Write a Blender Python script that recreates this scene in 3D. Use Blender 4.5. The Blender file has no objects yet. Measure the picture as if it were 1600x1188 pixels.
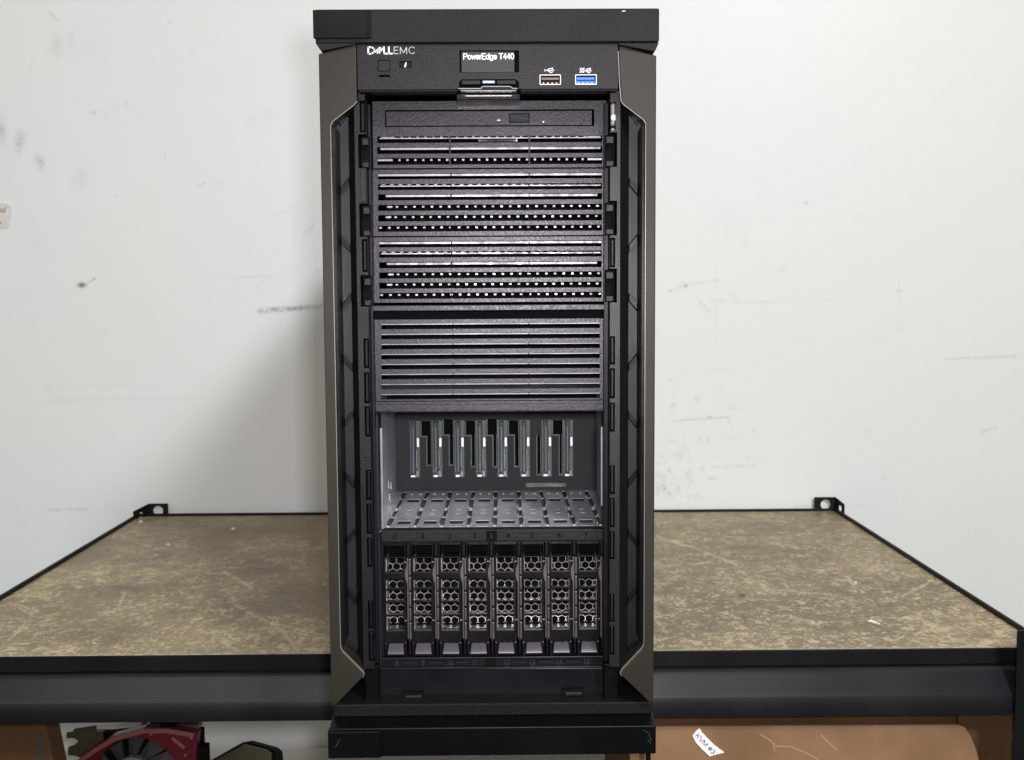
import bpy, bmesh, math, random
import numpy as np
from mathutils import Vector, Matrix, noise as mnoise

random.seed(7)
rng = np.random.default_rng(7)
scene = bpy.context.scene
COL = scene.collection

# ------------------------------------------------------------------ camera
CX, CY, CZ = 0.00803, -0.68772, 0.30998
YAW, PITCH, ROLL, FPX = 0.00897, -0.07815, -0.00599, 1658.92
Fv = Vector((math.sin(YAW)*math.cos(PITCH), math.cos(YAW)*math.cos(PITCH), math.sin(PITCH)))
Rv = Vector((math.cos(YAW), -math.sin(YAW), 0.0))
Uv = Rv.cross(Fv)
_c, _s = math.cos(ROLL), math.sin(ROLL)
Rv, Uv = _c*Rv + _s*Uv, -_s*Rv + _c*Uv
CAMP = Vector((CX, CY, CZ))
cd = bpy.data.cameras.new("camera"); cam = bpy.data.objects.new("camera", cd); COL.objects.link(cam)
cam.matrix_world = Matrix(((Rv.x, Uv.x, -Fv.x, CX), (Rv.y, Uv.y, -Fv.y, CY), (Rv.z, Uv.z, -Fv.z, CZ), (0, 0, 0, 1)))
cd.sensor_width = 36.0; cd.lens = FPX/1600*36.0; cd.clip_start = 0.01; cd.clip_end = 60
cd.dof.use_dof = True; cd.dof.focus_distance = 0.70; cd.dof.aperture_fstop = 26
scene.camera = cam

# ------------------------------------------------------------------ world / lights / exposure
world = bpy.data.worlds.new("World"); scene.world = world; world.use_nodes = True
wn = world.node_tree; wn.nodes.clear()
wo = wn.nodes.new("ShaderNodeOutputWorld"); wb = wn.nodes.new("ShaderNodeBackground")
tc = wn.nodes.new("ShaderNodeTexCoord"); sp = wn.nodes.new("ShaderNodeSeparateXYZ"); cr = wn.nodes.new("ShaderNodeValToRGB")
mr = wn.nodes.new("ShaderNodeMapRange"); mr.inputs[1].default_value = -1; mr.inputs[2].default_value = 1
wn.links.new(tc.outputs["Generated"], sp.inputs[0]); wn.links.new(sp.outputs[2], mr.inputs[0]); wn.links.new(mr.outputs[0], cr.inputs[0])
cr.color_ramp.elements[0].position = 0.30; cr.color_ramp.elements[0].color = (0.02, 0.019, 0.018, 1)
cr.color_ramp.elements[1].position = 0.62; cr.color_ramp.elements[1].color = (0.63, 0.61, 0.565, 1)
e = cr.color_ramp.elements.new(0.48); e.color = (0.23, 0.22, 0.20, 1)
wn.links.new(cr.outputs[0], wb.inputs[0]); wb.inputs[1].default_value = 0.90
wn.links.new(wb.outputs[0], wo.inputs[0])

def area(name, loc, target, size, power, color=(1, 1, 1), sy=None):
    l = bpy.data.lights.new(name, 'AREA'); l.energy = power; l.color = color; l.size = size
    if sy: l.shape = 'RECTANGLE'; l.size_y = sy
    o = bpy.data.objects.new(name, l); COL.objects.link(o); o.location = loc
    o.rotation_euler = (Vector(target)-Vector(loc)).to_track_quat('-Z', 'Y').to_euler()
    return o
area("ceiling_lamp", (1.15, -2.35, 1.98), (0, 0.4, 0.2), 0.45, 76, (0.975, 0.995, 1.0), 0.42)
area("phone_light", (0.035, -0.70, 0.335), (0.02, 0.2, 0.30), 0.03, 5.2, (1.0, 0.945, 0.995))
scene.view_settings.view_transform = 'Standard'; scene.view_settings.look = 'None'
scene.view_settings.exposure = 0.15; scene.view_settings.gamma = 1.0
scene.view_settings.use_curve_mapping = False

# ------------------------------------------------------------------ projection helpers (calibrated to the real planes)
def ray(px, py):
    return Fv + Rv*((px-800)/FPX) - Uv*((py-594)/FPX)
def onY(px, py, Y):
    d = ray(px, py); t = (Y-CY)/d.y; return CAMP + d*t
def onZ(px, py, Z):
    d = ray(px, py); t = (Z-CZ)/d.z; return CAMP + d*t
def gx(px, py, Y): return onY(px, py, Y).x
def gz(py, Y, px=765): return onY(px, py, Y).z

# ------------------------------------------------------------------ materials
def mat(name, base, rough=0.5, metal=0.0, bump=None, var=None, coat=0.0, spec=0.5, rvar=None, speck=None):
    m = bpy.data.materials.new(name); m.use_nodes = True; n = m.node_tree; b = n.nodes["Principled BSDF"]
    b.inputs["Base Color"].default_value = (*base, 1); b.inputs["Roughness"].default_value = rough
    b.inputs["Metallic"].default_value = metal; b.inputs["Specular IOR Level"].default_value = spec
    b.inputs["Coat Weight"].default_value = coat; b.inputs["Coat Roughness"].default_value = 0.2
    t = n.nodes.new("ShaderNodeTexCoord")
    if var or speck:
        col = None
        if var:
            sc_, amt = var
            nz = n.nodes.new("ShaderNodeTexNoise"); nz.inputs["Scale"].default_value = sc_; nz.inputs["Detail"].default_value = 5
            n.links.new(t.outputs["Object"], nz.inputs["Vector"])
            r = n.nodes.new("ShaderNodeMapRange"); r.inputs[1].default_value = .3; r.inputs[2].default_value = .7
            r.inputs[3].default_value = 1-amt; r.inputs[4].default_value = 1+amt
            n.links.new(nz.outputs["Fac"], r.inputs[0])
            mx = n.nodes.new("ShaderNodeVectorMath"); mx.operation = 'SCALE'; mx.inputs[0].default_value = base
            n.links.new(r.outputs[0], mx.inputs["Scale"]); col = mx.outputs[0]
        if speck:
            sc_, thr, colr = speck
            nz = n.nodes.new("ShaderNodeTexNoise"); nz.inputs["Scale"].default_value = sc_; nz.inputs["Detail"].default_value = 2
            n.links.new(t.outputs["Object"], nz.inputs["Vector"])
            r = n.nodes.new("ShaderNodeMapRange"); r.inputs[1].default_value = thr; r.inputs[2].default_value = thr+.08
            n.links.new(nz.outputs["Fac"], r.inputs[0])
            mx = n.nodes.new("ShaderNodeMix"); mx.data_type = 'RGBA'
            mx.inputs[6].default_value = (*base, 1); mx.inputs[7].default_value = (*colr, 1)
            if col: n.links.new(col, mx.inputs[6])
            n.links.new(r.outputs[0], mx.inputs[0]); col = mx.outputs[2]
        n.links.new(col, b.inputs["Base Color"])
    if rvar:
        sc_, amt = rvar
        nz = n.nodes.new("ShaderNodeTexNoise"); nz.inputs["Scale"].default_value = sc_; nz.inputs["Detail"].default_value = 4
        n.links.new(t.outputs["Object"], nz.inputs["Vector"])
        r = n.nodes.new("ShaderNodeMapRange"); r.inputs[1].default_value = .3; r.inputs[2].default_value = .7
        r.inputs[3].default_value = rough-amt; r.inputs[4].default_value = rough+amt
        n.links.new(nz.outputs["Fac"], r.inputs[0]); n.links.new(r.outputs[0], b.inputs["Roughness"])
    if bump:
        sc_, st, dist = bump
        nz = n.nodes.new("ShaderNodeTexNoise"); nz.inputs["Scale"].default_value = sc_; nz.inputs["Detail"].default_value = 2
        n.links.new(t.outputs["Object"], nz.inputs["Vector"])
        bp = n.nodes.new("ShaderNodeBump"); bp.inputs["Strength"].default_value = st; bp.inputs["Distance"].default_value = dist
        n.links.new(nz.outputs["Fac"], bp.inputs["Height"]); n.links.new(bp.outputs[0], b.inputs["Normal"])
    return m

M = {}
M['grain'] = mat("grained_black_plastic", (0.0095, 0.0087, 0.0108), 0.43, bump=(820, .3, 0.0004), var=(950, .8), rvar=(600, .06), spec=.24)
M['cap'] = mat("cap_black_plastic", (0.0125, 0.0118, 0.0118), 0.47, bump=(1300, 0.6, 0.0005), var=(1000, .45), rvar=(20, .05), spec=.13)
M['smooth'] = mat("smooth_black_plastic", (0.0052, 0.0052, 0.0068), 0.38, bump=(900, 0.12, 0.0003), rvar=(25, .08), spec=.16)
M['riser'] = mat("riser_black_plastic", (0.0075, 0.0072, 0.007), 0.47, bump=(1300, 0.6, 0.0005), var=(1000, .45), spec=.12)  # cap plastic with its base darkened for the weaker light low down
M['chan'] = mat("channel_floor_plastic", (0.0075, 0.0078, 0.0095), 0.4, rvar=(25, .08), spec=.3)
M['wallin'] = mat("channel_wall_plastic", (0.007, 0.007, 0.0065), 0.4, rvar=(25, .08), spec=.3)
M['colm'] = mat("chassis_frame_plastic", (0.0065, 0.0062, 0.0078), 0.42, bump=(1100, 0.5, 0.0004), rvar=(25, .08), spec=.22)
M['dimple'] = mat("dimple_highlight_steel", (0.85, 0.86, 0.88), 0.3, 0.5)  # brighter than the floor sheet: the dimples' highlights put into the colour
M['edge'] = mat("chipped_board_edge", (0.36, 0.32, 0.25), 0.7, var=(120, .4))
M['basket'] = mat("curved_basket_steel", (0.24, 0.225, 0.215), 0.34, 0.8)
M['foot'] = mat("foot_black_plastic", (0.0018, 0.0021, 0.0026), 0.42, bump=(1300, 0.3, 0.0003), rvar=(25, .06), spec=.12)  # base darkened to follow the light falling off towards the foot
M['dark'] = mat("matt_black_interior", (0.0035, 0.0035, 0.004), 0.8, spec=.08)
M['bay'] = mat("coarse_grained_cover_plastic", (0.0165, 0.0138, 0.0195), 0.37, bump=(820, .28, 0.0004), var=(950, 1.0), rvar=(600, .08), spec=.34)
M['colr'] = mat("chassis_frame_plastic_lit", (0.0105, 0.0098, 0.0120), 0.38, bump=(1100, 0.3, 0.0004), rvar=(25, .05), spec=.3)  # same frame plastic, painted lighter for the light on the right column
M['highlight'] = mat("edge_highlight_metal", (0.30, 0.27, 0.23), 0.35, 0.5)  # pale metal painted in as the highlight along the panel edges
M['gloss'] = mat("glossy_black_plastic", (0.0045, 0.0045, 0.006), 0.28, spec=.3, rvar=(60, .06))
M['taupe'] = mat("taupe_metallic_paint", (0.0165, 0.0145, 0.0098), 0.48, 0.0, bump=(2500, 0.10, 0.0002), rvar=(15, .05), spec=.3)
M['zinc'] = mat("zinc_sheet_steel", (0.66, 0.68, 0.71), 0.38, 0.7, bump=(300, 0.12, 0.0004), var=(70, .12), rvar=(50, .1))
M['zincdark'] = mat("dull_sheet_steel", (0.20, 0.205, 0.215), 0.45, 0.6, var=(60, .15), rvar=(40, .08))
M['emi'] = mat("bright_perforated_steel", (0.30, 0.295, 0.31), 0.42, 0.5, rvar=(200, .15))
M['grille'] = mat("silver_honeycomb_steel", (0.60, 0.56, 0.54), 0.30, 0.85, rvar=(400, .1))
M['bronze'] = mat("brushed_bronze_rail", (0.15, 0.134, 0.126), 0.36, 0.7, bump=(800, .15, .0003), var=(200, .2))
M['latch'] = mat("graphite_latch_plastic", (0.060, 0.055, 0.064), 0.30, 0.3, bump=(2000, .15, .0002))
M['white'] = mat("white_print", (0.85, 0.85, 0.85), 0.5)
M['greyprint'] = mat("thin_grey_print", (0.55, 0.55, 0.56), 0.5)
M['relief'] = mat("dark_relief_print", (0.020, 0.0195, 0.021), 0.3)
M['lcd'] = mat("display_glass", (0.045, 0.045, 0.048), 0.2, bump=(1500, .1, .0002))
M['chrome'] = mat("bright_port_shell", (0.48, 0.46, 0.46), 0.35, 0.9)
M['brownin'] = mat("brown_port_tongue", (0.12, 0.09, 0.08), 0.4)
M['gold'] = mat("gold_contact", (0.95, 0.75, 0.4), 0.3, 0.8)
M['blue'] = mat("blue_port_tongue", (0.05, 0.20, 0.75), 0.35)
M['bluelt'] = mat("pale_blue_light_window", (0.42, 0.68, 0.95), 0.3)
M['pcb'] = mat("green_circuit_board", (0.022, 0.060, 0.032), 0.4, speck=(900, .66, (.20, .25, .2)))
M['navy'] = mat("navy_connector_plastic", (0.016, 0.019, 0.030), 0.4, spec=.3)
M['pins'] = mat("connector_contacts", (0.20, 0.215, 0.235), 0.4, 0.6)
M['mylar'] = mat("dark_grey_backplane_cover", (0.016, 0.015, 0.017), 0.55, var=(40, .1), spec=.2)
M['rack'] = mat("black_powder_coat", (0.0042, 0.0043, 0.005), 0.5, spec=.22, bump=(500, .15, .0004), speck=(420, .80, (.35, .35, .33)), rvar=(20, .08))
M['beam'] = mat("satin_black_beam", (0.013, 0.0135, 0.017), 0.42, spec=.8, bump=(700, .1, .0003), speck=(300, .80, (.3, .3, .3)), rvar=(12, .07))
M['hole'] = mat("bright_wall_seen_through", (0.7, 0.7, 0.7), .8)
M['white_board'] = mat("white_laminate_board", (0.78, 0.78, 0.70), 0.4, var=(6, .06))
M['paper'] = mat("worn_white_paper", (0.62, 0.61, 0.56), 0.7, var=(90, .07))
M['ink'] = mat("dark_ink", (0.05, 0.05, 0.05), 0.6)
M['inkgrey'] = mat("faded_grey_ink", (0.28, 0.28, 0.27), 0.6)
M['red'] = mat("red_shroud_plastic", (0.10, 0.006, 0.015), 0.35, coat=.15)
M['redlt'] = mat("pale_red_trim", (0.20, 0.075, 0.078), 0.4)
M['fan'] = mat("grey_fan_plastic", (0.05, 0.05, 0.05), 0.5)
M['hub'] = mat("fan_hub_label", (0.16, 0.155, 0.15), 0.5)
M['bracket'] = mat("tarnished_steel_bracket", (0.09, 0.085, 0.05), 0.45, 0.5)
M['card'] = mat("brown_cardboard", (0.225, 0.130, 0.068), 0.8, bump=(45, .3, .002), var=(14, .22), spec=.2)
M['cardd'] = mat("dark_brown_cardboard", (0.10, 0.052, 0.023), 0.85, bump=(60, .2, .001), var=(10, .25), spec=.2)  # dark tone includes the shade under the shelf, put into the colour
M['crease'] = mat("cardboard_crease", (0.36, 0.235, 0.15), 0.8)
M['fleck'] = mat("white_fleck", (0.75, 0.74, 0.7), 0.7)

# ------------------------------------------------------------------ mesh helpers
class MB:
    def __init__(self): self.v = []; self.f = []
    def add(self, vs, fs):
        o = len(self.v); self.v += [tuple(p) for p in vs]; self.f += [tuple(i+o for i in f) for f in fs]; return self
    def box(self, x0, x1, y0, y1, z0, z1):
        if x0 > x1: x0, x1 = x1, x0
        if y0 > y1: y0, y1 = y1, y0
        if z0 > z1: z0, z1 = z1, z0
        return self.add([(x0, y0, z0), (x1, y0, z0), (x1, y1, z0), (x0, y1, z0), (x0, y0, z1), (x1, y0, z1), (x1, y1, z1), (x0, y1, z1)],
                        [(0, 1, 5, 4), (1, 2, 6, 5), (2, 3, 7, 6), (3, 0, 4, 7), (4, 5, 6, 7), (3, 2, 1, 0)])
    def loft(self, A, B):
        n = len(A); vs = list(A)+list(B)
        fs = [tuple(range(n-1, -1, -1)), tuple(range(n, 2*n))] + [(i, (i+1) % n, n+(i+1) % n, n+i) for i in range(n)]
        return self.add(vs, fs)
    def prism(self, poly, y0, y1):
        return self.loft([(x, y0, z) for x, z in poly], [(x, y1, z) for x, z in poly])
    def prism_x(self, poly, x0, x1):
        return self.loft([(x0, y, z) for y, z in poly], [(x1, y, z) for y, z in poly])
    def cyl(self, x, y, z, r, h, axis='Y', n=16, r2=None):
        r2 = r if r2 is None else r2; A = []; B = []
        for i in range(n):
            a = 2*math.pi*i/n; c, s = math.cos(a), math.sin(a)
            if axis == 'Y': A.append((x+r*c, y, z+r*s)); B.append((x+r2*c, y+h, z+r2*s))
            else: A.append((x+r*c, y+r*s, z)); B.append((x+r2*c, y+r2*s, z+h))
        return self.loft(A, B)
    def bar(self, p, q, w, y0, y1):           # flat bar in a vertical plane from p to q (x,z)
        dx, dz = q[0]-p[0], q[1]-p[1]; L = math.hypot(dx, dz) or 1e-9; nx, nz = -dz/L*w/2, dx/L*w/2
        return self.prism([(p[0]+nx, p[1]+nz), (q[0]+nx, q[1]+nz), (q[0]-nx, q[1]-nz), (p[0]-nx, p[1]-nz)], y0, y1)
    def build(self, name, m, parent=None, bevel=0, seg=2, smooth=False, fixn=True):
        off = Vector((0, 0, 0))
        if parent is not None:
            q = parent
            while q is not None: off += q.location; q = q.parent
        me = bpy.data.meshes.new(name)
        me.from_pydata([(a-off.x, b-off.y, c-off.z) for a, b, c in self.v], [], self.f); me.update()
        if fixn:
            bm = bmesh.new(); bm.from_mesh(me); bmesh.ops.recalc_face_normals(bm, faces=bm.faces); bm.to_mesh(me); bm.free()
        me.materials.append(m)
        o = bpy.data.objects.new(name, me); COL.objects.link(o); o.parent = parent
        if bevel:
            b = o.modifiers.new("bevel", 'BEVEL'); b.width = bevel; b.segments = seg; b.limit_method = 'ANGLE'; b.angle_limit = math.radians(35)
            b.harden_normals = False
        if smooth:
            for p in me.polygons: p.use_smooth = True
        return o

def empty(name, loc, label, cat, group=None):
    o = bpy.data.objects.new(name, None); COL.objects.link(o); o.location = loc; o.empty_display_size = .02
    o["label"] = label; o["category"] = cat
    if group: o["group"] = group
    return o
def tag(o, label, cat, group=None):
    o["label"] = label; o["category"] = cat
    if group: o["group"] = group
    return o

def rects(mb, u0, u1, v0, v1, holes, w0, w1, plane='XZ'):
    """plate with rectangular holes: front+back faces and all walls. plane XZ (w=Y) or XY (w=Z)."""
    us = sorted(set([u0, u1]+[h for a in holes for h in a[:2] if u0 < h < u1]))
    vs = sorted(set([v0, v1]+[h for a in holes for h in a[2:] if v0 < h < v1]))
    nu, nv = len(us)-1, len(vs)-1
    solid = [[True]*nv for _ in range(nu)]
    for i in range(nu):
        for j in range(nv):
            cu, cv = (us[i]+us[i+1])/2, (vs[j]+vs[j+1])/2
            for a in holes:
                if a[0] < cu < a[1] and a[2] < cv < a[3]: solid[i][j] = False; break
    idx = {}; V = []; Fc = []
    def P(i, j, k):
        key = (i, j, k)
        if key not in idx:
            idx[key] = len(V); w = w1 if k else w0
            V.append((us[i], w, vs[j]) if plane == 'XZ' else (us[i], vs[j], w))
        return idx[key]
    S = lambda i, j: 0 <= i < nu and 0 <= j < nv and solid[i][j]
    for i in range(nu):
        for j in range(nv):
            if not solid[i][j]: continue
            Fc.append((P(i, j, 0), P(i+1, j, 0), P(i+1, j+1, 0), P(i, j+1, 0)))
            Fc.append((P(i, j+1, 1), P(i+1, j+1, 1), P(i+1, j, 1), P(i, j, 1)))
            if not S(i-1, j): Fc.append((P(i, j, 0), P(i, j+1, 0), P(i, j+1, 1), P(i, j, 1)))
            if not S(i+1, j): Fc.append((P(i+1, j+1, 0), P(i+1, j, 0), P(i+1, j, 1), P(i+1, j+1, 1)))
            if not S(i, j-1): Fc.append((P(i+1, j, 0), P(i, j, 0), P(i, j, 1), P(i+1, j, 1)))
            if not S(i, j+1): Fc.append((P(i, j+1, 0), P(i+1, j+1, 0), P(i+1, j+1, 1), P(i, j+1, 1)))
    mb.add(V, Fc); return mb

def curve_mesh(cu, name):
    o = bpy.data.objects.new(name, cu); COL.objects.link(o)
    bpy.context.view_layer.update()
    dg = bpy.context.evaluated_depsgraph_get()
    me = bpy.data.meshes.new_from_object(o.evaluated_get(dg)); bpy.data.objects.remove(o)
    return me

def plate(name, outer, holes, y0, y1, m, parent, bevel=0):
    """outline with free-form holes in the XZ plane, extruded from y0 to y1"""
    cu = bpy.data.curves.new(name, 'CURVE'); cu.dimensions = '2D'; cu.fill_mode = 'BOTH'; cu.extrude = abs(y1-y0)/2
    for poly in [outer]+list(holes):
        s = cu.splines.new('POLY'); s.points.add(len(poly)-1); s.use_cyclic_u = True
        for p, (x, z) in zip(s.points, poly): p.co = (x, z, 0, 1)
    me = curve_mesh(cu, name)
    mb = MB(); ym = (y0+y1)/2
    mb.add([(v.co.x, ym-v.co.z, v.co.y) for v in me.vertices], [tuple(p.vertices) for p in me.polygons])
    o = mb.build(name, m, parent)
    bm = bmesh.new(); bm.from_mesh(o.data); bmesh.ops.remove_doubles(bm, verts=bm.verts, dist=1e-6)
    bmesh.ops.recalc_face_normals(bm, faces=bm.faces); bm.to_mesh(o.data); bm.free()
    if bevel:
        b = o.modifiers.new("bevel", 'BEVEL'); b.width = bevel; b.segments = 2; b.limit_method = 'ANGLE'; b.angle_limit = math.radians(35)
    return o

def rrect(x0, x1, z0, z1, r, n=4):
    if x0 > x1: x0, x1 = x1, x0
    if z0 > z1: z0, z1 = z1, z0
    P = []
    for cx, cz, a0 in ((x1-r, z1-r, 0), (x0+r, z1-r, 90), (x0+r, z0+r, 180), (x1-r, z0+r, 270)):
        for i in range(n+1):
            a = math.radians(a0+90*i/n); P.append((cx+r*math.cos(a), cz+r*math.sin(a)))
    return P
def circ(x, z, r, n=20, sx=1): return [(x+r*sx*math.cos(2*math.pi*i/n), z+r*math.sin(2*math.pi*i/n)) for i in range(n)]

def text_mesh(name, s, x0, x1, z0, z1, Y, m, parent, bold=0.0, shear=0.0, rot=0.0, keep=False):
    """lettering fitted into the box x0..x1 / z0..z1, standing just proud of plane Y"""
    cu = bpy.data.curves.new(name, 'FONT'); cu.body = s; cu.offset = bold; cu.shear = shear; cu.extrude = 0.0
    me = curve_mesh(cu, name)
    xs = [v.co.x for v in me.vertices]; ys = [v.co.y for v in me.vertices]
    ax, bx, ay, by = min(xs), max(xs), min(ys), max(ys)
    cx, cz = (x0+x1)/2, (z0+z1)/2; c, s_ = math.cos(rot), math.sin(rot)
    V = []
    for v in me.vertices:
        u = (v.co.x-(ax+bx)/2)/(bx-ax)*(x1-x0); w = (v.co.y-(ay+by)/2)/(by-ay)*(z1-z0)
        V.append((cx+u*c-w*s_, Y, cz+u*s_+w*c))
    mb = MB(); mb.add(V, [tuple(p.vertices) for p in me.polygons])
    return mb.build(name, m, parent)

def R2(x0, y0, x1, y1, Y):
    """pixel-measured rectangle -> world x0,x1,z0,z1 on plane Y"""
    ym, xm = (y0+y1)/2, (x0+x1)/2
    return (gx(x0, ym, Y), gx(x1, ym, Y), gz(y1, Y, 765), gz(y0, Y, 765))
def W2(pts, Y): return [(onY(x, y, Y).x, onY(x, y, Y).z) for x, y in pts]

# ================================================================== WALL
WY = 0.826
def smooth_noise(X, Z, s, seed):
    r = np.random.default_rng(seed); n = 256; g = r.random((n, n))
    u = (X*s) % n; v = (Z*s) % n; i = u.astype(int) % n; j = v.astype(int) % n; fu = u-np.floor(u); fv = v-np.floor(v)
    fu = fu*fu*(3-2*fu); fv = fv*fv*(3-2*fv); i1 = (i+1) % n; j1 = (j+1) % n
    return (g[i, j]*(1-fu)+g[i1, j]*fu)*(1-fv)+(g[i, j1]*(1-fu)+g[i1, j1]*fu)*fv
def axis(lo, hi, a, b, step, coarse):
    L = list(np.arange(lo, a, coarse))+list(np.arange(a, b, step))+list(np.arange(b, hi+coarse, coarse)); return np.array(L)
def to_px(X, Y, Z):
    dx, dy, dz = X-CX, Y-CY, Z-CZ
    d = dx*Fv.x+dy*Fv.y+dz*Fv.z
    return 800+FPX*(dx*Rv.x+dy*Rv.y+dz*Rv.z)/d, 594-FPX*(dx*Uv.x+dy*Uv.y+dz*Uv.z)/d
def blob(px, py, cx, cy, rx, ry, ang=0):
    a = math.radians(ang); u = (px-cx)*math.cos(a)+(py-cy)*math.sin(a); v = -(px-cx)*math.sin(a)+(py-cy)*math.cos(a)
    return np.exp(-((u/rx)**2+(v/ry)**2)*1.2)
def seg(px, py, x0, y0, x1, y1, w):
    dx, dy = x1-x0, y1-y0; L = dx*dx+dy*dy; t = np.clip(((px-x0)*dx+(py-y0)*dy)/L, 0, 1)
    d = np.hypot(px-x0-t*dx, py-y0-t*dy); return np.exp(-(d/w)**2)
def grid_mesh(name, us, vs, fn, colors, m, kind=None, parent=None):
    nu, nv = len(us), len(vs); A, B = np.meshgrid(us, vs, indexing='ij')
    co = fn(A.ravel(), B.ravel()).astype(np.float32)
    I = np.arange(nu*nv).reshape(nu, nv)
    q = np.stack([I[:-1, :-1], I[1:, :-1], I[1:, 1:], I[:-1, 1:]], -1).reshape(-1, 4)
    me = bpy.data.meshes.new(name); me.vertices.add(len(co)); me.vertices.foreach_set("co", co.ravel())
    me.loops.add(q.size); me.loops.foreach_set("vertex_index", q.ravel().astype(np.int32))
    me.polygons.add(len(q)); me.polygons.foreach_set("loop_start", np.arange(0, q.size, 4, dtype=np.int32)); me.polygons.foreach_set("loop_total", np.full(len(q), 4, np.int32))
    me.update(calc_edges=True)
    ca = me.color_attributes.new("wear", 'FLOAT_COLOR', 'POINT'); ca.data.foreach_set("color", colors.astype(np.float32).ravel())
    me.materials.append(m); o = bpy.data.objects.new(name, me); COL.objects.link(o)
    if kind: o["kind"] = kind
    if parent: o.parent = parent
    return o
xs = axis(-2.6, 2.6, -0.80, 0.80, 0.0017, 0.2); zs = axis(-1.2, 1.9, -0.02, 0.78, 0.0017, 0.2)
A, B = np.meshgrid(xs, zs, indexing='ij'); A = A.ravel(); B = B.ravel()
PX, PY = to_px(A, WY, B)
n1 = smooth_noise(A+5, B+5, 130, 1); n2 = smooth_noise(A+5, B+5, 45, 2); n3 = smooth_noise(A+5, B+5, 350, 3); n4 = smooth_noise(A+5, B+5, 6, 4)
D = np.zeros_like(A)
def wb_(x, y, rx, ry, s, a=0, tex=True):
    global D
    D += s*blob(PX, PY, x, y, rx, ry, a)*((0.35+1.3*n1*n3*1.6) if tex else 1)
def ws_(x0, y0, x1, y1, w, s, tex=True):
    global D
    D += s*seg(PX, PY, x0, y0, x1, y1, w)*((0.3+1.4*n3) if tex else 1)
for a in [(88, 70, 9, 26, .16), (110, 70, 6, 20, .12), (72, 82, 8, 8, .05), (136, 74, 6, 14, .06), (4, 208, 7, 22, .42), (31, 221, 8, 16, .5, 12), (60, 247, 8, 9, .36, -30), (65, 258, 5, 10, .36),
          (124, 281, 12, 18, .14), (146, 176, 5, 4, .22), (180, 168, 8, 8, .09), (197, 165, 5, 8, .16), (225, 185, 3, 4, .12), (96, 107, 2, 2, .4), (265, 35, 2, 2, .6), (300, 80, 3, 2, .35),
          (180, 306, 2, 2, .45), (418, 176, 7, 9, .12), (392, 190, 6, 9, .08), (430, 252, 2, 6, .12), (258, 246, 3, 6, .1), (222, 389, 3, 2, .15), (497, 423, 3, 2, .35), (55, 385, 14, 14, .07),
          (1222, 420, 5, 8, .22), (1260, 318, 4, 2, .4), (1340, 338, 4, 2, .18), (1555, 358, 3, 2, .15), (1048, 594, 4, 3, .35), (1089, 623, 4, 4, .35), (1051, 634, 6, 2.5, .3, -50), (1053, 616, 2, 8, .16),
          (1108, 652, 5, 3, .28), (1078, 653, 4, 3, .2), (1405, 455, 4, 2, .25), (1405, 472, 4, 2, .28), (1408, 515, 4, 3, .15), (1382, 744, 4, 7, .18), (1177, 674, 2, 4, .25), (1144, 637, 4, 3, .2),
          (1170, 716, 4, 4, .2), (1126, 607, 2, 3, .2), (1453, 469, 2, 2, .22), (1584, 580, 3, 3, .25), (1287, 657, 7, 3, .1), (1120, 470, 10, 3, .14), (1127, 470, 4, 5, .18), (1148, 465, 4, 9, .2, -30),
          (1140, 350, 30, 40, .03), (1165, 375, 4, 10, .08), (1571, 905, 6, 3, .12), (1540, 930, 30, 80, .03)]:  # last, broad blob paints in the soft shade at lower right
    wb_(a[0], a[1], a[2], a[3], a[4], a[5] if len(a) > 5 else 0)
r_ = random.Random(3)
for i in range(90):
    x = 1025+abs(r_.gauss(0, 38)); y = 785-abs(r_.gauss(0, 48)); wb_(x, y, r_.uniform(1.2, 6), r_.uniform(1.2, 6), r_.uniform(.04, .26), r_.uniform(-40, 40))
for i in range(26):
    wb_(r_.uniform(1030, 1200), r_.uniform(560, 780), r_.uniform(2, 5), r_.uniform(1, 3), r_.uniform(.04, .16))
for i in range(120):
    wb_(r_.uniform(0, 1600), r_.uniform(0, 790), r_.uniform(1, 5), r_.uniform(1, 4), r_.uniform(.02, .08))
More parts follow.
